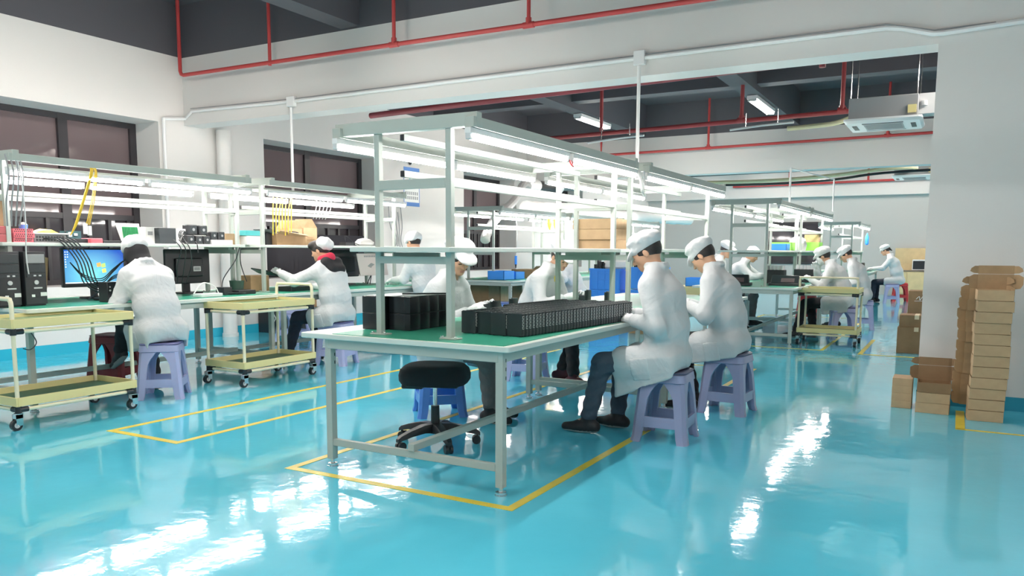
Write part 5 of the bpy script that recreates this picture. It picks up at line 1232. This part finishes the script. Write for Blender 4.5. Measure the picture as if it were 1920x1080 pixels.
single('equipment_cabinet', 'tall white equipment cabinet standing behind the left row benches', 'cabinet', MB().box(-8.0, -7.62, 15.2, 16.6, 0, 1.9), 'paper', None, .01)
# docking stations on the far centre bench
def dock(label, x, y, rz, s=1.0):
    t = thing('docking_station', label, 'docking station', (x, y, .7785), rz, 'black docking stations')
    obj('base', MB().rbox(-.26 * s, .26 * s, -.15 * s, .15 * s, 0, .045 * s, .03), 'black', t, bevel=.006)
    obj('cradle', MB().prism([(-.12 * s, .045 * s), (.10 * s, .045 * s), (.02 * s, .16 * s), (-.06 * s, .17 * s)], lambda a, b, c: V((c, a, b)), -.22 * s, .22 * s), 'blackbox', t, bevel=.006)
    obj('window', MB().prism([(.0, .0), (.005, .0), (.005, .07 * s), (.0, .07 * s)], lambda a, b, c: Matrix.Translation((0, -.115 * s, .06 * s)) @ Matrix.Rotation(-.43, 4, 'X') @ V((c, a, b)), -.05, .16 * s), 'glass', t)
dock('black docking station at the near left of its bench, beside the upright', -2.70, 11.15, .1, .9); dock('black docking station at the near right corner of its bench', -2.05, 11.45, -.15, .85)
for i, (x, y, nm) in enumerate(((-2.35, 12.2, 'nearer'), (-2.05, 12.9, 'farther'))):
    t = thing('parts_rack', 'black peg rack with white pegs on the docking station bench, %s one' % nm, 'rack', (x, y, .7785), 0, 'black peg racks')
    obj('block', MB().box(-.14, .14, -.1, .1, 0, .2), 'black', t, bevel=.004)
    pg = MB()
    for a_ in range(5):
        for b_ in range(3): pg.cyl((-.11 + .055 * a_, -.07 + .07 * b_, .2), (-.11 + .055 * a_, -.07 + .07 * b_, .26), .012, 8)
    obj('pegs', pg, 'ltgrey', t)
openbin('blue tray on the shelf of the bench beyond the docking stations', -2.60, 13.85, 1.266, .24, .3, .11, 'binblue')
openbin('lime green tray stacked behind the blue tray on the far shelf', -2.66, 14.4, 1.266, .34, .3, .14, 'lime'); openbin('wide lime green tray at the right of the far shelf', -2.38, 15.3, 1.266, .42, .4, .15, 'lime')
single('cardboard_box', 'pale tan box standing behind the wide lime green tray', 'box', MB().box(-2.5, -2.25, 15.55, 15.75, 1.266, 1.56), 'cardlight', None, .003)
single('white_foam_pack', 'heap of white foam between the lime green trays', 'packaging', MB().loft([[(-2.5 + r_ * math.cos(a_ * PI / 5), 14.85 + r_ * math.sin(a_ * PI / 5) * (1 + .1 * math.sin(a_ * 3)), 1.266 + z_) for a_ in range(10)] for r_, z_ in ((.14, 0), (.16, .1), (.13, .2), (.05, .25))]), 'paper')
single('low_trolley', 'pale yellow low trolley top between the second worker and the crates', 'trolley', MB().box(-3.75, -3.05, 11.6, 12.2, .60, .72).box(-3.7, -3.66, 11.64, 11.68, 0, .6).box(-3.14, -3.10, 11.64, 11.68, 0, .6).box(-3.7, -3.66, 12.1, 12.14, 0, .6).box(-3.14, -3.10, 12.1, 12.14, 0, .6), 'yellow', None, .003)
openbin('small blue bin on the pale yellow trolley top', -3.42, 11.85, .721, .3, .24, .13, 'binblue')
single('laptop', 'dark laptop open on the lone far worker bench', 'laptop', MB().box(-2.0, -1.82, 21.2, 21.5, .779, .795).box(-2.06, -2.0, 21.2, 21.5, .779, .98), 'black', None, .004)
single('hanging_bottle', 'small blue bottle hanging from the frame of the lone worker bench', 'bottle', MB().lathe([(.02, 0), (.045, .03), (.045, .2), (.015, .27), (.015, .3)], (-2.03, 22.0, 1.42), 12), 'binblue')
# kitchen corner at the far wall
t = thing('kitchen_cabinet', 'pale wood veneer base cabinet at the far wall beside the column', 'cabinet', (-.95, 25.1, 0))
obj('carcass', MB().box(-.62, 1.6, 0, .55, .06, .70).box(-.62, 1.6, .02, .55, 0, .06), 'wood', t, bevel=.004); obj('worktop', MB().box(-.64, 1.62, -.02, .55, .70, .725), mat('dark_worktop', (.16, .13, .11), .4), t)
dr = MB(); 
for x0, x1 in ((-.60, -.28), (-.26, .30), (.32, .9)): dr.box(x0, x1, -.016, 0, .09, .68)
obj('door', dr, 'wood', t, bevel=.003)
obj('backsplash', MB().box(-.64, 1.6, .57, .6, .725, 1.36), 'wood', t)
t = thing('microwave_oven', 'silver white microwave oven with a black door on the far cabinet', 'microwave', (-.78, 25.35, .726))
obj('case', MB().box(-.33, .33, -.2, .2, .012, .31), 'housing', t, bevel=.008); obj('door_glass', MB().box(-.31, .13, -.206, -.2, .04, .275), 'black', t); obj('control_panel', MB().box(.16, .31, -.204, -.2, .03, .29), 'ltgrey', t)
for k in (.10, .21): obj('knob', MB().cyl((.235, -.204, k), (.235, -.225, k), .035, 14), 'housing', t)

# loose wires at the joint of the two centre benches
cable('white wires looping under the rail where the two centre workbenches meet', [[(-2.18, 5.86 + .02 * k, 1.87), (-2.15, 5.84 + .03 * k, 1.76), (-2.16, 5.90 + .015 * k, 1.70 - .01 * k), (-2.17, 5.97, 1.78), (-2.18, 5.98 + .01 * k, 1.87)] for k in range(3)], 'housing', .005)
cable('short red wire between two tube lamps on the aisle side of the nearest bench', [[(-2.18, 4.60, 1.83), (-2.16, 4.615, 1.79), (-2.16, 4.64, 1.785), (-2.18, 4.65, 1.82)]], 'redbright', .006)
